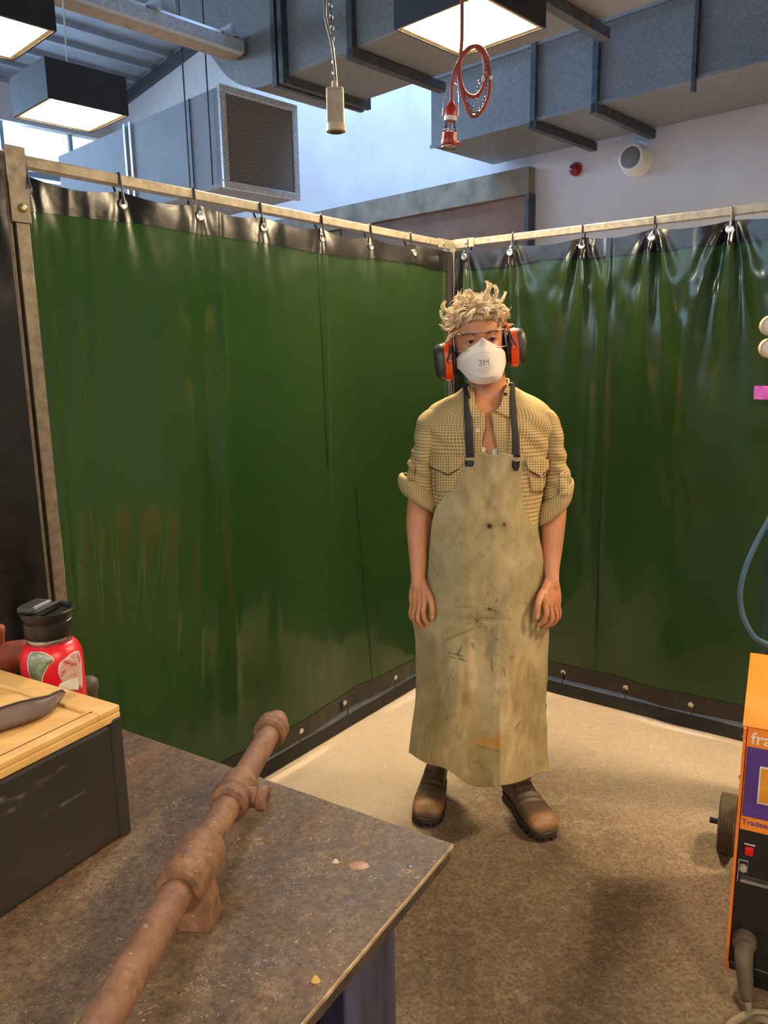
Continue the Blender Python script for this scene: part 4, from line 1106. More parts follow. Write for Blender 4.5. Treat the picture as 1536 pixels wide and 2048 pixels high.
sleeve([(813, 1058, 1092, 2.41, .052), (824, 1062, 1108, 2.41, .062), (842, 1068, 1118, 2.412, .070), (875, 1076, 1124, 2.415, .072), (910, 1080, 1130, 2.418, .070), (945, 1080, 1136, 2.42, .068, .2), (975, 1078, 1140, 2.42, .065, .5), (1005, 1076, 1138, 2.42, .060, .7)],
       [(980, 1074, 1141, 2.42, .070, .75), (990, 1070, 1143, 2.42, .073, .8), (1005, 1069, 1142, 2.42, .072, .8), (1020, 1071, 1138, 2.42, .068, .8), (1026, 1079, 1134, 2.42, .058, .8), (1015, 1080, 1133, 2.42, .056, .8)], 23)
bvs = []
def joined_bvh(obs):
    bm = bmesh.new()
    for o in obs:
        t_ = bmesh.new(); t_.from_mesh(o.data); me = bpy.data.meshes.new('x'); bmesh.ops.translate(t_, verts=t_.verts, vec=rootloc(o)); t_.to_mesh(me); bm.from_mesh(me); t_.free(); bpy.data.meshes.remove(me)
    t = BVHTree.FromBMesh(bm); bm.free(); return t
BVC = joined_bvh([o for o in bpy.data.objects if o.name.split('.')[0] in ('shirt', 'sleeve', 'cuff')])
# stand and collar leaves
def neckring(y, off, a0, a1, n=48):
    xl, xr = 938-off, 1015+off; c = aY((xl+xr)/2, y, 2.42); h = (aY(xr, y, 2.42).x-aY(xl, y, 2.42).x)/2; out = []
    for k in range(n+1):
        a = radians(a0+(a1-a0)*k/n)
        fr = max(0, -sin(a)); out.append(c+V3((h*cos(a), (.062+off*.0015)*sin(a), -.030*fr**1.5-.012*fr)))
    return out
bm, _ = grid([neckring(y, o_, -42, 222) for y, o_ in ((758, 1), (762, 2), (768, 4), (776, 6), (786, 8), (794, 9))], uv=(.006, .006))
obj('collar_stand', bm, MAT_SHIRT, shirt, smooth=True, mods=[SOL(.003, 1)])
for L_, R_ in (([(936, 769), (935, 790), (937, 812), (941, 830), (947, 842)], [(944, 764), (949, 790), (951, 812), (960, 824), (968, 829)]),
               ([(1011, 770), (1005, 790), (1002, 806), (998, 815), (988, 824)], [(1019, 763), (1024, 778), (1022, 800), (1020, 820), (1018, 838)])):
    obj('collar', pxuv(patch(BVS, L_, R_, 14, 8, .006, .002)), MAT_SHIRT, shirt, smooth=True)
# dark inner facing seen under each collar tip
m_in = simple('collar_shadow_lining', rgb(60, 46, 28), None, .8)
# pocket flaps, plackets, tabs
def shirtpatch(name, L_, R_, off=.003, th=.0015, n=10, m=8, mat=None, bv_=None):
    return obj(name, pxuv(patch(bv_ or BVS, L_, R_, n, m, off, th)), mat or MAT_SHIRT, shirt, smooth=True)
shirtpatch('pocket', [(868, 915), (871, 960), (872, 985)], [(930, 912), (920, 950), (905, 985)], .0022, .001)
shirtpatch('pocket_flap', [(864, 911), (863, 922), (864, 932)], [(897, 911), (897, 930), (898, 948)], .007, .0016)
shirtpatch('pocket_flap', [(897, 911), (897, 930), (898, 948)], [(933, 910), (928, 925), (918, 936)], .007, .0016)
shirtpatch('pocket', [(1052, 918), (1056, 950), (1062, 985)], [(1100, 920), (1098, 950), (1096, 985)], .0022, .001)
shirtpatch('pocket_flap', [(1048, 915), (1050, 930), (1056, 940)], [(1076, 917), (1076, 935), (1077, 951)], .007, .0016)
shirtpatch('pocket_flap', [(1076, 917), (1076, 935), (1077, 951)], [(1102, 919), (1101, 926), (1098, 932)], .007, .0016)
shirtpatch('placket', [(946, 826), (946, 842), (946, 862), (943, 885), (948, 914)], [(968, 829), (970, 844), (968, 862), (961, 886), (978, 915)], .003, .0018)
shirtpatch('placket', [(982, 826), (984, 842), (987, 862), (992, 885), (997, 914)], [(1010, 826), (1010, 842), (1011, 862), (1012, 885), (1013, 914)], .003, .0018)
shirtpatch('sleeve_tab', [(1117, 948), (1118, 975), (1118, 992)], [(1130, 945), (1134, 972), (1135, 990)], .006, .002, bv_=BVC)
shirtpatch('sleeve_tab', [(822, 930), (819, 945), (817, 962)], [(833, 930), (831, 945), (829, 962)], .005, .002, bv_=BVC)
m_flapshade = simple('flap_shadow_brown', rgb(92, 66, 36), None, .9)  # dark strips painted in for the shadow line under each pocket flap
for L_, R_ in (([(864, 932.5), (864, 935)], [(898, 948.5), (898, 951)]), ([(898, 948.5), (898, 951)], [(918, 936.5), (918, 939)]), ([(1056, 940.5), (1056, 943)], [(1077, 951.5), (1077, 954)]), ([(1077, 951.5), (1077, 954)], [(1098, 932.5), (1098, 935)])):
    shirtpatch('flap_shadow', L_, R_, .0065, .001, 1, 8, mat=m_flapshade)
MAT_BTN = simple('cream_button', rgb(232, 218, 186), None, .3)
for x, y, bb_ in ((955, 861, BVS), (967, 899, BVS), (1077, 949, BVS), (1123, 947, BVC)):
    c = onsurf(bb_, x, y, .005); bm = lathe(c, V3((0, -1, .05)), [(0, .0062), (.0015, .0066), (.0026, .0056), (.0018, .0035), (.0018, .001)], 20)
    obj('button', bm, MAT_BTN, shirt, autosmooth=50)

# --- apron
def leather():
    m = M('suede_leather', .82, 0, .25)
    v = m.co((1, 1, .55)); a = m.noise(7, 7, .62, v, .6); b = m.noise(28, 6, .7, v, .8); d = m.noise(2.6, 3); e = m.noise(240, 3)
    c = m.ramp(a, [(.28, rgb(116, 100, 66)), (.5, rgb(158, 140, 98)), (.75, rgb(204, 188, 148))])
    c = m.mix(m.grey(b, .35, .72, 0, .5), c, rgb(196, 178, 134))
    c = m.mix(m.grey(d, .45, .65, 0, .45), c, rgb(132, 128, 86))
    c = m.mix(m.grey(b, .25, .45, .35, 0), c, rgb(104, 88, 56))
    cr = m.noise(16, 4, .6, m.co((1, 1, .8)), 2.2)
    l = m.math('ABSOLUTE', m.math('SUBTRACT', m.math('FRACT', m.math('MULTIPLY', cr, 9)), .5))
    l = m.math('MULTIPLY', m.grey(l, 0, .05, 1, 0), m.grey(d, .4, .6, .0, .5))
    c = m.mix(l, c, rgb(206, 188, 142))
    st = m.attr('stain').outputs['Color']; s_ = m.n('ShaderNodeSeparateColor', i_Color=st)
    c = m.mix(s_.outputs[0], c, rgb(48, 34, 20)); c = m.mix(s_.outputs[1], c, rgb(196, 138, 46)); c = m.mix(s_.outputs[2], c, rgb(132, 122, 98))
    m.set('Base Color', c)
    m.bump(m.math('ADD', m.math('MULTIPLY', b, .8), m.math('MULTIPLY', e, .2)), .35, .002); return m.m
AL = [(908, 929), (925, 923), (945, 914), (974, 902), (1000, 884), (1019, 870), (1052, 863), (1100, 859), (1150, 856), (1185, 840), (1206, 822), (1240, 824), (1271, 831), (1336, 832), (1400, 832), (1454, 824), (1504, 818), (1600, 816)]
AR = [(908, 1048), (948, 1053), (987, 1058), (1019, 1065), (1052, 1072), (1084, 1080), (1115, 1086), (1149, 1087), (1190, 1090), (1230, 1095), (1271, 1098), (1310, 1095), (1350, 1095), (1415, 1090), (1451, 1094), (1480, 1093), (1546, 1098), (1600, 1099)]
HEM = [(816, 1503), (840, 1517), (861, 1529), (884, 1535), (905, 1546), (926, 1561), (947, 1570), (978, 1575), (1004, 1573), (1027, 1567), (1053, 1556), (1072, 1548), (1098, 1546)]
YF = [(908, 2.272), (1000, 2.262), (1100, 2.248), (1200, 2.238), (1400, 2.205), (1600, 2.175)]
YE = [(908, 2.292), (960, 2.305), (1019, 2.330), (1100, 2.340), (1200, 2.37), (1400, 2.375), (1500, 2.35), (1600, 2.34)]
def li(T, y):
    for (a, b), (c, d) in zip(T, T[1:]):
        if y <= c: t = max(0, (y-a)/(c-a)); return b+(d-b)*t
    return T[-1][1]
def sm(T, y, w=12): return (li(T, y-w)+2*li(T, y)+li(T, y+w))/4
NU, NV = 190, 330
cols = []
def stain(x, y):
    r = 0; g = lambda a, b, s, t=None: exp(-((x-a)/s)**2-((y-b)/(t or s))**2)
    r += .95*g(979, 1052, 5)+.75*g(1008, 1049, 4)+.35*g(979, 1052, 13)+.25*g(1008, 1052, 12)+.22*g(985, 1075, 16, 8)
    for cx, cy, sx, sy, am in ((978, 1218, 8, 4, .9), (992, 1220, 6, 7, .7), (953, 1243, 5, 9, .9), (963, 1250, 5, 5, .7), (971, 1258, 3, 7, .8), (983, 1263, 2.5, 8, .9), (936, 1246, 8, 1.6, .8), (975, 1236, 22, 1.4, .6), (930, 1214, 14, 2, .45), (993, 1278, 2, 6, .8), (946, 1290, 4, 6, .5), (1023, 1213, 3, 3, .5), (1052, 1207, 6, 5, .35), (1015, 1223, 14, 1, .5)):
        n_ = .5+.9*nz((x*.25, y*.25, cx), 1); r += am*max(0, min(1.3, n_*1.3))*g(cx, cy, sx, sy)
    def seg(x1, y1, x2, y2, w, am):
        L2 = (x2-x1)**2+(y2-y1)**2; t = max(0, min(1, ((x-x1)*(x2-x1)+(y-y1)*(y2-y1))/L2))
        return am*exp(-(((x-x1-t*(x2-x1))**2+(y-y1-t*(y2-y1))**2)/w**2))
    for s in ((892, 1280, 946, 1257, 1, .7), (898, 1305, 925, 1312, 1.1, .9), (916, 1307, 924, 1292, 1.3, .9), (902, 1314, 909, 1316, 1.2, .9), (919, 1317, 929, 1321, 1.3, .95), (982, 1317, 985, 1345, 1, .8), (1007, 1335, 1010, 1352, 1, .8), (907, 1335, 897, 1362, .8, .6), (943, 1288, 949, 1298, 1.2, .6), (1030, 1457, 1040, 1443, 1.6, .7), (1020, 1315, 1026, 1315, 1.2, .7), (993, 1197, 993, 1203, 1.2, .8), (975, 1185, 976, 1192, 1.2, .5)): r += seg(*s)
    # speckle cloud of tiny burns
    if 1150 < y < 1300 and 930 < x < 1040:
        n_ = nz((x*.35, y*.35, 3), 1); r += max(0, n_-.42)*4*exp(-((x-980)/36)**2-((y-1215)/42)**2)
    ye = 0
    if inpoly(x, y, [(942, 1483), (962, 1478), (985, 1473), (1001, 1468), (1002, 1480), (998, 1499), (984, 1496), (966, 1491)]): ye = .6+.35*nz((x*.3, y*.3, 9), 1)
    if seg(950, 1490, 998, 1502, 1.3, 1) > .4: r += .4
    b = .6*seg(1010, 1190, 975, 1310, 9, 1)*(1 if y < 1320 else .3)+.4*g(1035, 1460, 8)  # grey along the diagonal fold, drawn as colour, and a small grey spot
    return min(1, r), max(0, min(1, ye)), min(1, b)
rows = []; stv = []
for i in range(NV+1):
    t_ = i/NV; r = []; sr = []
    for k in range(NU+1):
        s = 2*k/NU-1
        xh = (818+1098)/2+s*(1098-818)/2; yh = sm(HEM, xh, 8)
        y = 908+2*sin(k*.09)+(yh-908)*t_
        xl, xr = sm(AL, y), sm(AR, y); x = (xl+xr)/2+s*(xr-xl)/2
        yf, ye = sm(YF, y, 30), sm(YE, y, 30)
        Y = yf+(ye-yf)*abs(s)**2.6
        lowf = max(0, min(1, (y-1120)/250))
        f = .010*lowf*sin(s*7.5+1.1+(y-1200)*.003)*(1-abs(s)**4)
        f += .006*lowf*nz((s*5, y*.005, 2), 1.5)+.0035*nz((x*.02, y*.008, 5), 1)+.0018*nz((x*.06, y*.03, 7), 1)
        # creases: diagonal pull from the hips, sagging lap fold
        f += .004*exp(-((y-(1240+.0*(x)))/9)**2)*exp(-((x-960)/60)**2)
        f -= .005*exp(-((x-(1035-(y-1300)*.18))/7)**2)*lowf*exp(-((y-1400)/110)**2)
        f += .005*exp(-((x-(885+(y-1300)*.10))/9)**2)*lowf*exp(-((y-1360)/110)**2)
        f -= .006*exp(-((x-1000)/5)**2)*(1 if y > 1440 else exp(-((y-1440)/30)**2))
        r.append(aY(x, y, Y+f)); sr.append(stain(x, y))
    rows.append(r); stv.append(sr)
bm, R = grid(rows)
cl = bm.loops.layers.float_color.new('stain')
idx = {v: stv[i][k] for i, rr in enumerate(R) for k, v in enumerate(rr)}
for f in bm.faces:
    for l in f.loops: l[cl] = (*idx[l.vert], 1)
bmesh.ops.recalc_face_normals(bm, faces=bm.faces)
BVA = BVHTree.FromBMesh(bm)
apron = obj('apron', bm, leather(), person, smooth=True, mods=[SOL(.0028, 0)])
m_strap = simple('black_webbing', rgb(44, 42, 42), rgb(30, 29, 30), .7, scale=300)
for L_, R_ in (([(931, 768), (929, 779), (928.5, 818), (930.5, 870), (933, 914)], [(938, 764), (937, 779), (938, 818), (946, 870), (949, 914)]),
               ([(1015, 763), (1018, 774), (1018, 818), (1022, 870), (1023.5, 914)], [(1022, 763), (1026, 774), (1031, 818), (1035, 870), (1038, 914)])):
    obj('neck_strap', patch(BVS, L_, R_, 26, 5, .0095, .0018), m_strap, apron, smooth=True)
for L_, R_ in (([(932, 921), (931, 928), (932, 933)], [(948, 921), (948, 928), (946, 933)]), ([(1023, 920), (1023, 932), (1027, 941)], [(1038, 920), (1038, 932), (1034, 941)])):
    obj('strap_patch', patch(BVA, L_, R_, 6, 6, .002, .0015), MAT_BLACK, apron, smooth=True)
for x, y in ((940.5, 914), (1030.5, 914), (1030, 925), (1030, 930), (1030, 935)):
    c = onsurf(BVA, x, y, .0035); obj('rivet', lathe(c, (0, -1, 0), [(0, .0022 if y < 920 else .0012), (.0012, .0012)], 10), MAT_STEEL, apron)
obj('white_undershirt', patch(BVB, [(983, 900), (984, 906), (986, 914)], [(998, 894), (997, 904), (996, 914)], 5, 5, .004, .001), simple('white_cotton', rgb(222, 216, 204), None, .8), person, smooth=True)

# --- trousers
bm = loftpx([(1120, 878, 980, 2.41, .095), (1250, 874, 972, 2.41, .09), (1350, 868, 950, 2.42, .072), (1450, 862, 936, 2.43, .062), (1500, 862, 924, 2.44, .052)], 5, 40, 2.1, cap=False, inset=.002)
loftpx([(1120, 974, 1074, 2.41, .095), (1250, 980, 1080, 2.41, .09), (1350, 1002, 1084, 2.41, .072), (1450, 1012, 1084, 2.42, .062), (1500, 1018, 1080, 2.425, .052)], 5, 40, 2.1, bm, cap=False, inset=.002)
loftpx([(1095, 878, 1070, 2.40, .10), (1180, 874, 1074, 2.40, .10), (1215, 878, 1072, 2.40, .10)], 5, 60, 2.3, bm, cap=False)
obj('trousers', bm, simple('dark_brown_trousers', rgb(50, 40, 32), rgb(36, 29, 24), .85), person, smooth=True)

# --- boots
def bootmat():
    m = M('scuffed_brown_leather', .5)
    a = m.noise(30, 6, .65); b = m.noise(9, 5, .6)
    c = m.ramp(b, [(.3, rgb(54, 40, 31)), (.6, rgb(76, 57, 43))])
    st = m.n('ShaderNodeSeparateColor', i_Color=m.attr('wear').outputs['Color'])
    w = m.math('MULTIPLY', st.outputs[0], m.grey(a, .25, .6, .45, 1))
    c = m.mix(w, c, rgb(164, 122, 82)); c = m.mix(m.math('MULTIPLY', st.outputs[1], .75), c, rgb(124, 104, 86))
    m.set('Base Color', c); m.set('Roughness', m.grey(a, .3, .7, .35, .6)); m.bump(a, .35, .0012); return m.m
MAT_BOOT = bootmat()
MAT_SOLE = simple('worn_rubber_sole', rgb(72, 62, 52), rgb(44, 38, 32), .7, scale=60, bump=.3)
def boot(ank, toe_dir, shaft, label):
    d = V3(toe_dir).normalized(); s = V3((d.y, -d.x, 0)); A = V3((ank[0], ank[1], 0))
    f = lambda l, w, z: A+d*l+s*w+ZZ*z
    secs = [(-.072, .020, .050, .02), (-.066, .031, .075, .02), (-.045, .037, .10, .02), (-.01, .038, .115, .02), (.03, .039, .115, .02), (.06, .042, .100, .02), (.09, .046, .086, .02), (.12, .050, .078, .02), (.15, .052, .075, .02), (.175, .051, .074, .02), (.195, .046, .066, .02), (.208, .036, .052, .02), (.215, .020, .036, .02)]
    rows = []
    Q = []
    for i in range(len(secs)-1):
        for k in range(3): Q.append([a+(b-a)*k/3 for a, b in zip(secs[i], secs[i+1])])
    Q.append(secs[-1])
    for l, w, h, z0 in Q:
        r = []
        for k in range(36):
            a = 2*pi*k/36
            zz = (z0+h)/2+(h-z0)/2*spow(sin(a), 2.4 if sin(a) > 0 else 3.5)
            r.append(f(l, w*spow(cos(a), 2.5), zz))
        rows.append(r)
    bm, R_ = grid(rows, closed=True); bm.faces.new(R_[0]); bm.faces.new(R_[-1][::-1])
    # shaft
    sh = []
    for z, (cx, cy, rx, ry) in shaft:
        sh.append([V3((cx, cy, 0))+d*(ry*sin(2*pi*k/36))+s*(rx*cos(2*pi*k/36))+ZZ*z for k in range(36)])
    _, R_ = grid(sh, bm, True); bm.faces.new(R_[0]); bm.faces.new(R_[-1][::-1])
    bt = obj('boot', bm, MAT_BOOT, person, mods=[('REMESH', dict(mode='VOXEL', voxel_size=.003, use_smooth_shade=True)), ('SMOOTH', dict(factor=.5, iterations=6))])
    bake(bt)
    me = bt.data; ca = me.color_attributes.new('wear', 'FLOAT_COLOR', 'POINT'); rl = rootloc(bt)
    for v in me.vertices:
        p = v.co+rl; l = (p-A).dot(d); w_ = (p-A).dot(s)
        toe = exp(-((l-.192)/.028)**2)*min(1, max(0, (p.z-.02)/.03)); mid = exp(-((l-.11)/.06)**2)
        p2 = p.copy(); p2 += ZZ*0
        crease = .0025*sin(l*260+w_*30)*exp(-((l-.085)/.03)**2)*(1 if p.z > .05 else 0)+.002*nz(p*30, 1)
        v.co += v.normal*crease
        ca.data[v.index].color = (min(1, toe*1.1), min(1, mid*.3+.08*exp(-((p.z-.12)/.05)**2)), 0, 1)
    # sole
    out = []
    for k in range(72):
        a = 2*pi*k/72; c, s_ = cos(a), sin(a)
        l = .0735+.148*spow(c, 2.8)
        tt = (l+.0745)/.296; wid = .040+.020*tt-.012*exp(-((tt-.38)/.16)**2)
        out.append((l, wid*spow(s_, 2.8)))
    bm = bmesh.new()
    prism([(a, b) for a, b in out], lambda a, b, c: f(a, b, c), .012, .022, bm)
    prism([(a*1.005, b*1.06) for a, b in out], lambda a, b, c: f(a, b, c), .022, .031, bm)
    so = obj('sole', bm, MAT_SOLE, bt, autosmooth=30, mods=[BEV(.0025, 2)])
    bm = bmesh.new()
    for k in range(72):
        a0, a1 = out[k], out[(k+1) % 72]
        if k % 3 == 2: continue
        q = [a0, a1, (a1[0]*.86+.01, a1[1]*.72), (a0[0]*.86+.01, a0[1]*.72)]
        prism(q, lambda a, b, c: f(a, b, c), .0, .0125, bm)
    obj('tread', bm, MAT_SOLE, so)
    return bt
tl = aZ(851, 1656, 0); tr = aZ(1098, 1684, 0)
dL = V3((-.22, -1, 0)).normalized(); dR = V3((.30, -1, 0)).normalized()
AL_ = tl-dL*.222; AR_ = tr-dR*.222
def shaft(px_rows, Ys):
    out = []
    for (y, xl, xr), Y, ry in px_rows:
        p = aY((xl+xr)/2, y, Y); h = (aY(xr, y, Y).x-aY(xl, y, Y).x)/2; out.append((p.z, (p.x, p.y, h, ry)))
    return out
def mkshaft(A, d, top, xtop, w):
    # from ankle block up to the top of the pull-on shaft
    res = []
    for z, l, rx, ry in ((.05, -.015, .035, .05), (.09, -.008, .036, .054), (.13, -.012, .038, .050), (.17, -.018, .043, .052), (.22, -.022, .048, .056), (.30, -.024, .053, .060), (.36, -.024, .055, .062)):
        c = A+d*l; k = min(1, (z-.05)/.26); c = c*(1-k)+V3((xtop[0], xtop[1], 0))*k
        res.append((z, (c.x, c.y, rx, ry)))
    return res
tpL = aY(882, 1520, 2.45); tpR = aY(1056, 1540, 2.42)
boot(AL_, dL, mkshaft(AL_, dL, 0, (tpL.x, tpL.y), 0), 'left')
boot(AR_, dR, mkshaft(AR_, dR, 0, (tpR.x, tpR.y), 0), 'right')

# --- mask
def mbase(x): return -.083+.0*x-.0+(.060*(abs(x)/.074)**2.4)
def mg_(z):
    T = [(-.135, 0), (-.128, .12), (-.118, .50), (-.108, .82), (-.095, .94), (-.07, 1), (-.045, .97), (-.034, .86), (-.02, .55), (-.005, .34), (.006, .22)]
    return li(T, z)
def my(x, z):
    k = max(0, 1-(x/.076)**2)
    y = mbase(x)-.036*mg_(z)*k**.8-.002
    nose = exp(-(x/.013)**2)*max(0, min(1, (z+.045)/.03)); y -= .010*nose
    y -= .0016*exp(-((z-(-.034-.018*(x/.06)**2))/.0022)**2)   # top seam ridge
    y -= .0014*exp(-((z-(-.107+.030*(x/.06)**2))/.0022)**2)   # bottom seam ridge
    return y
def mt(x): return .003-.034*(abs(x)/.072)**.95-.007*(abs(x)/.072)**4+.004*exp(-(x/.01)**2)
def mb(x): return -.128+.022*(abs(x)/.06)**2+.026*max(0, (abs(x)-.045)/.027)
rows = []
for i in range(61):
    t_ = i/60
    rows.append([(lambda x: (lambda z: hd(x, my(x, z), z))(mt(x)+(mb(x)-mt(x))*t_))(.0725*sin(pi/2*(k/40-1)) if False else .0725*(k/40-1)) for k in range(81)])
m_mask = simple('white_nonwoven', rgb(236, 224, 212), rgb(226, 214, 202), .8, scale=40, bump=.05)
mask = obj('face_mask', grid(rows)[0], m_mask, person, smooth=True, mods=[SOL(.0015, 1)])
for s in (-1, 1):   # side tabs with straps
    bm = grid([[hd(s*(.064+.011*a), -.040+.020*a-.001, -.040-.030*b-.004*a*(b-.5)) for a in (0, .25, .5, .75, 1)] for b in (0, .25, .5, .75, 1)])[0]
    obj('side_tab', bm, m_mask, mask, smooth=True, mods=[SOL(.0015)])
    obj('elastic', tube([hd(s*.073, -.022, -.046), hd(s*.077, .0, -.03), hd(s*.076, .03, -.01)], .0018, 6, n=3), MAT_WHITE, mask)
def onmask(cx, cz, lift=.0012):
    return lambda c: hd(cx+c.x, my(cx+c.x, cz+c.y)-lift, cz+c.y)
m_ink = simple('grey_print', rgb(150, 138, 128), None, .6)
bm = textmesh('3M', .0255, False)
for it in range(2): bmesh.ops.subdivide_edges(bm, edges=[e for e in bm.edges if e.calc_length() > .002], cuts=1)
mapbm(bm, onmask(-.021, -.074)); obj('lettering', bm, m_ink, mask)
bm = bmesh.new(); random.seed(3)
for j, (x0, x1, z) in enumerate(((-.024, .012, -.081), (-.030, .016, -.086), (-.014, .006, -.092))):
    x = x0
    while x < x1:
        w = random.uniform(.0008, .0018); h = .0011 if j < 2 else .0018
        vs = [bm.verts.new(hd(a, my(a, b)-.0012, b)) for a, b in ((x, z), (x+w, z), (x+w, z+h), (x, z+h))]; bm.faces.new(vs); x += w+random.choice((.0006, .0006, .0016))
obj('small_print', bm, simple('faint_grey_print', rgb(190, 176, 164), None, .6), mask)
for s in (-1, 1):
    tube_ = tube([hd(s*.001, my(0, -.001)-.001, -.001), hd(s*.005, my(.005, -.008)-.0012, -.008), hd(s*.0085, my(.0085, -.015)-.001, -.015)], .0007, 6)
    obj('nose_crease', tube_, m_ink, mask)

# --- safety glasses
rows = []
for i in range(13):
    z = .024-.050*i/12; r = []
    for k in range(61):
        a = radians(-84+168*k/60); rx, ry = .078, .075
        zz = z
        if z < 0: zz = z*(1-.75*exp(-(sin(a)*rx/.016)**2))-0*0
        zz += .004*(sin(a))**2
        r.append(hd(rx*sin(a)**1 if True else 0, -.022-ry*cos(a)**.8 if cos(a) > 0 else -.022, zz))
    rows.append(r)
gl_ = obj('safety_glasses', grid(rows)[0], glassmat('lens_clear', (.99, .99, .99, 1), .99, .04, .35), person, smooth=True)
for rr in (rows[0], rows[-1]): obj('lens_edge', tube(rr, .0018, 8), MAT_CLEARRIM, gl_, smooth=True)
for s in (-1, 1):
    e_ = 60 if s > 0 else 0
    obj('side_shield_edge', tube([rows[i][e_] for i in range(13)], .0018, 8), MAT_CLEARRIM, gl_, smooth=True)
    obj('temple_arm', grid([[hd(s*(.0785+.0005*b), -.026+.06*b, .016-.022*a+.003*b) for b in (0, .25, .5, .75, 1)] for a in (0, .5, 1)])[0], MAT_CLEARRIM, gl_, mods=[SOL(.002)])

# --- ear muffs
m_org = simple('bright_orange_plastic', rgb(236, 84, 22), rgb(226, 74, 16), .35)
m_cup = simple('charcoal_plastic', rgb(66, 62, 56), rgb(52, 49, 45), .42)
def ellstack(s, cy, cz, prof, tilt, n=40):
    rows = []
    for d_, ry, rz in prof:
        rows.append([hd(s*(d_)+0, cy+ry*spow(cos(2*pi*k/n), 2.5), cz+rz*spow(sin(2*pi*k/n), 2.6)+tilt*(d_-.08)) for k in range(n)])
    bm, R_ = grid(rows, closed=True); bm.faces.new(R_[0]); bm.faces.new(R_[-1][::-1]); return bm
cy = .008
for s, cz, dx in ((-1, -.046, .0), (1, -.026, .004)):
    g = lambda L: [(a+dx, b, c) for a, b, c in L]
    cush = ellstack(s, cy, cz, g([(.070, .026, .038), (.074, .034, .047), (.082, .036, .049), (.088, .033, .046)]), 0)
    mf = obj('ear_muff', ellstack(s, cy, cz, g([(.108, .038, .052), (.110, .041, .055), (.116, .042, .055), (.130, .038, .050), (.137, .028, .038), (.139, .01, .014)]), .05), m_cup, person, autosmooth=50)
    obj('cushion', cush, MAT_BLACK, mf, smooth=True)
    obj('orange_plate', ellstack(s, cy, cz, g([(.086, .030, .046), (.088, .042, .056), (.108, .045, .059), (.111, .040, .054)]), .02), m_org, mf, autosmooth=50)
    obj('indicator', box(-.001, .001, -.004, .004, -.012, .014, frame(hd(s*(.139+dx), cy-.012, cz+.014), HR @ V3((1, 0, 0)), HR @ V3((0, 1, 0)), HR @ ZZ)), simple('pale_yellow_mark', rgb(214, 190, 90), None, .5), mf) if s > 0 else None
    # fork arm and pivots
    fy = cy-.043
    pv = hd(s*(.094+dx), fy-.003, cz-.002)
    obj('pivot', lathe(pv, HR @ V3((0, -1, 0)), [(0, .0062), (.004, .0058), (.005, .004)], 20), m_org, mf, autosmooth=40)
    pts = [hd(s*(.088+dx), fy+.002, cz+.045), hd(s*(.093+dx), fy-.002, cz+.025), hd(s*(.101+dx), fy-.003, cz+.004), hd(s*(.096+dx), fy-.003, cz-.006)]
    obj('fork', tube(pts, .0030, 8, n=5), MAT_BLACK, mf, smooth=True)
    obj('fork', tube([hd(s*(.088+dx), fy+.002, cz+.045), hd(s*(.086+dx), fy+.0, cz+.02), hd(s*(.090+dx), fy-.002, cz-.004)], .0030, 8, n=5), MAT_BLACK, mf, smooth=True)
    obj('slider', tube([hd(s*(.088+dx), -.028, cz+.045), hd(s*.084, -.016, cz+.075), hd(s*.079, .0, cz+.105)], [.0045, .004, .0035], 8, n=4), m_org, mf, smooth=True)
band = [hd(.084*cos(radians(a)) if abs(cos(radians(a))) < 2 else 0, .0+.0*a, .018+.112*sin(radians(a))) for a in range(0, 181, 6)]
rows = [[p+HR @ V3((0, q, 0)) for q in (-.009, -.003, .003, .009)] for p in band]
obj('headband', grid(rows)[0], MAT_BLACK, person, smooth=True, mods=[SOL(.003)])

# --- hair: cap plus curved locks
random.seed(11)
m_hair = M('bleached_hair', .45)
m_hair.set('Base Color', m_hair.mix(m_hair.attr('lock').outputs['Fac'], rgb(138, 108, 70), rgb(250, 226, 184)))
def hairline(x, y):     # lowest z of the cap at this place of the head
    if y < -.02: return .060-.012*(abs(x)/.06)**2
    if y < .02: return .060-(y+.02)/.04*.055
    return .005-(y-.02)*1.0
bm, R = grid([headring(*r, n=96, off=.0035) for r in headrows(6)], closed=True); bm.faces.new(R[-1][::-1])
HI = HR.inverted()
bm.faces.ensure_lookup_table(); dl = []
for f in bm.faces:
    c = HI @ (f.calc_center_median()-HO)
    if c.z < hairline(c.x, c.y)+.004*nz(c*60, 1): dl.append(f)
bmesh.ops.delete(bm, geom=dl, context='FACES')
cl = bm.loops.layers.float_color.new('lock')
for f in bm.faces:
    for l in f.loops: l[cl] = (.35, .35, .35, 1)
roots = [(f.calc_center_median().copy(), f.calc_area()) for f in bm.faces]
def lock(p, n, L, r0, curl, lean, shade, seg=4, axs=None):
    side = n.cross(axs).normalized()
    d = (n*.9+lean).normalized(); pts = [p-n*.004]; q = p.copy(); N = 7
    ax = d.cross(side).normalized()
    for k in range(N):
        q = q+d*(L/N); d = (Matrix.Rotation(curl/N*(1+k*.25), 3, ax) @ d).normalized(); pts.append(q.copy())
    rad = [r0*(1-(k/(N))**1.6)+.00025 for k in range(N+1)]
    vs0 = len(bm.faces)
    tube(pts, rad, seg, bm=bm)
    bm.faces.ensure_lookup_table()
    for fi in range(vs0, len(bm.faces)):
        for l in bm.faces[fi].loops:
            l[cl] = (shade,)*3+(1,)
tot = len(roots)
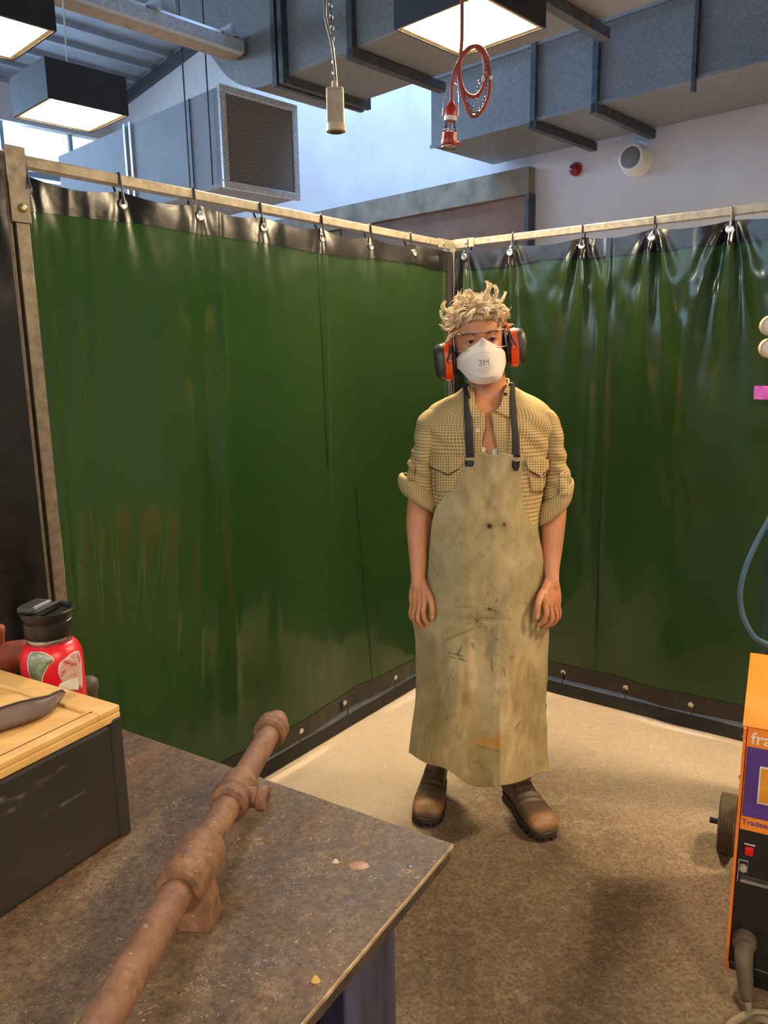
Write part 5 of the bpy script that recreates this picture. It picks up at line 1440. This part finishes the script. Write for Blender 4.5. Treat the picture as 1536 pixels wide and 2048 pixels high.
for k in range(210):
    p, a_ = roots[random.randrange(tot)]; lc = HI @ (p-HO)
    top = max(0, min(1, (lc.z-.05)/.04))
    if lc.z < .05 and random.random() < .2: continue
    n = HR @ (lc-V3((0, .01, .0))).normalized()
    Lc_ = (.016+.012*random.random())*(1-top)+top*random.uniform(.030, .060)
    lean0 = V3((lc.x*12*top+random.gauss(0, .55)*top, -.5*top+random.gauss(0, .4), -.6*(1-top)+random.gauss(0, .35)))
    if lc.y < -.03: lean0 += V3((random.gauss(0, .6), -.35, -.45))*top
    curl0 = random.choice((-1, 1))*random.uniform(.8, 2.6)*(.35+top); sh0 = random.gauss(.66, .16)
    stt = random.getstate(); axs = V3((random.uniform(-1, 1), random.uniform(-1, 1), random.uniform(-1, 1)))
    for j in range(11):
        off = V3([random.gauss(0, .0042) for _ in range(3)]); pp = p+off-n*off.dot(n)
        lock(pp, n, Lc_*random.uniform(.75, 1.1), random.uniform(.0008, .0017), curl0*random.uniform(.8, 1.2), HR @ (lean0+V3([random.gauss(0, .13) for _ in range(3)])), min(1, max(0, sh0+random.gauss(0, .14))), axs=axs)
# long feature wisps seen in the photo
def wisp(pts, n=10, r=.0016):
    for k in range(n):
        j = [hd(x+random.gauss(0, .0035), y+random.gauss(0, .006), z+random.gauss(0, .0025)) for x, y, z in pts]
        v0 = len(bm.faces); tube(j, [r*1.2, r, r*.7, .0003][:len(j)] if len(j) == 4 else r, 4, bm=bm, n=4); bm.faces.ensure_lookup_table()
        sh = min(1, max(0, random.gauss(.75, .18)))
        for fi in range(v0, len(bm.faces)):
            for l in bm.faces[fi].loops: l[cl] = (sh,)*3+(1,)
W_ = [((-.045, -.03, .085), (-.078, -.045, .092), (-.098, -.045, .108), (-.094, -.04, .128)), ((-.05, -.03, .07), (-.082, -.045, .070), (-.104, -.045, .080), (-.108, -.04, .103)),
      ((-.058, -.03, .055), (-.083, -.04, .045), (-.100, -.04, .048), (-.112, -.04, .062)), ((-.062, -.03, .04), (-.082, -.035, .028), (-.095, -.035, .015), (-.102, -.03, .006)),
      ((.015, -.02, .105), (.030, -.035, .135), (.045, -.035, .160), (.032, -.035, .172)), ((.03, -.02, .10), (.052, -.035, .122), (.064, -.035, .142), (.058, -.03, .160)), ((.045, -.02, .09), (.066, -.035, .105), (.080, -.035, .118), (.090, -.03, .135)),
      ((-.02, -.02, .105), (-.028, -.035, .125), (-.045, -.035, .138), (-.060, -.035, .140)), ((0, -.02, .108), (-.006, -.03, .135), (-.018, -.03, .150), (-.034, -.03, .143)), ((-.03, -.02, .10), (-.045, -.03, .122), (-.052, -.03, .140), (-.045, -.03, .152)),
      ((.06, .03, .06), (.083, .03, .05), (.098, .03, .045), (.108, .03, .042)), ((.06, .04, .05), (.085, .04, .035), (.100, .04, .025), (.112, .04, .028)), ((.055, -.03, .075), (.075, -.04, .082), (.088, -.04, .078), (.092, -.04, .066)),
      ((-.01, -.06, .095), (-.02, -.085, .085), (-.03, -.092, .070), (-.038, -.09, .058)), ((.02, -.06, .095), (.022, -.088, .085), (.016, -.095, .070), (.010, -.092, .060)), ((.04, -.05, .09), (.052, -.075, .080), (.050, -.083, .064), (.042, -.086, .054)),
      ((-.03, -.055, .09), (-.052, -.075, .080), (-.062, -.07, .062), (-.066, -.06, .045)), ((.05, -.045, .08), (.064, -.06, .068), (.068, -.058, .05), (.066, -.055, .036))]
for w in W_: wisp(w, 14)
obj('hair', bm, m_hair.m, person, smooth=True)
# ------------------------------------------------------------------ light
def area(name, loc, tgt, sx, sy, col, en):
    l = bpy.data.lights.new(name, 'AREA'); l.shape = 'RECTANGLE'; l.size = sx; l.size_y = sy; l.color = col; l.energy = en
    o = bpy.data.objects.new(name, l); COL.objects.link(o); o.location = loc
    d = V3(tgt)-V3(loc); o.rotation_euler = d.to_track_quat('-Z', 'Y').to_euler(); return o
area('skylight_daylight', B(-4.9, 5.15, roofz(-4.9)+.35), B(-4.9, 5.6, 0), 5.2, 1.5, (.36, .6, 1), 400)
area('clerestory_daylight', B(-11.6, 1.5, 4.1), B(0, 1.5, 2.4), 6.5, 1.1, (.5, .72, 1), 420)
wd_ = bpy.data.worlds.new('sky'); SC.world = wd_; wd_.use_nodes = True
bg = wd_.node_tree.nodes['Background']; bg.inputs[0].default_value = (.55, .76, 1, 1); bg.inputs[1].default_value = 3.2
SC.view_settings.view_transform = 'Standard'; SC.view_settings.look = 'None'
SC.view_settings.exposure = 0.85; SC.view_settings.gamma = 1
SC.view_settings.use_curve_mapping = False
SC.cycles.max_bounces = 8; SC.cycles.diffuse_bounces = 4; SC.cycles.glossy_bounces = 3; SC.cycles.transparent_max_bounces = 10
SC.cycles.use_denoising = True; SC.cycles.sample_clamp_indirect = 4
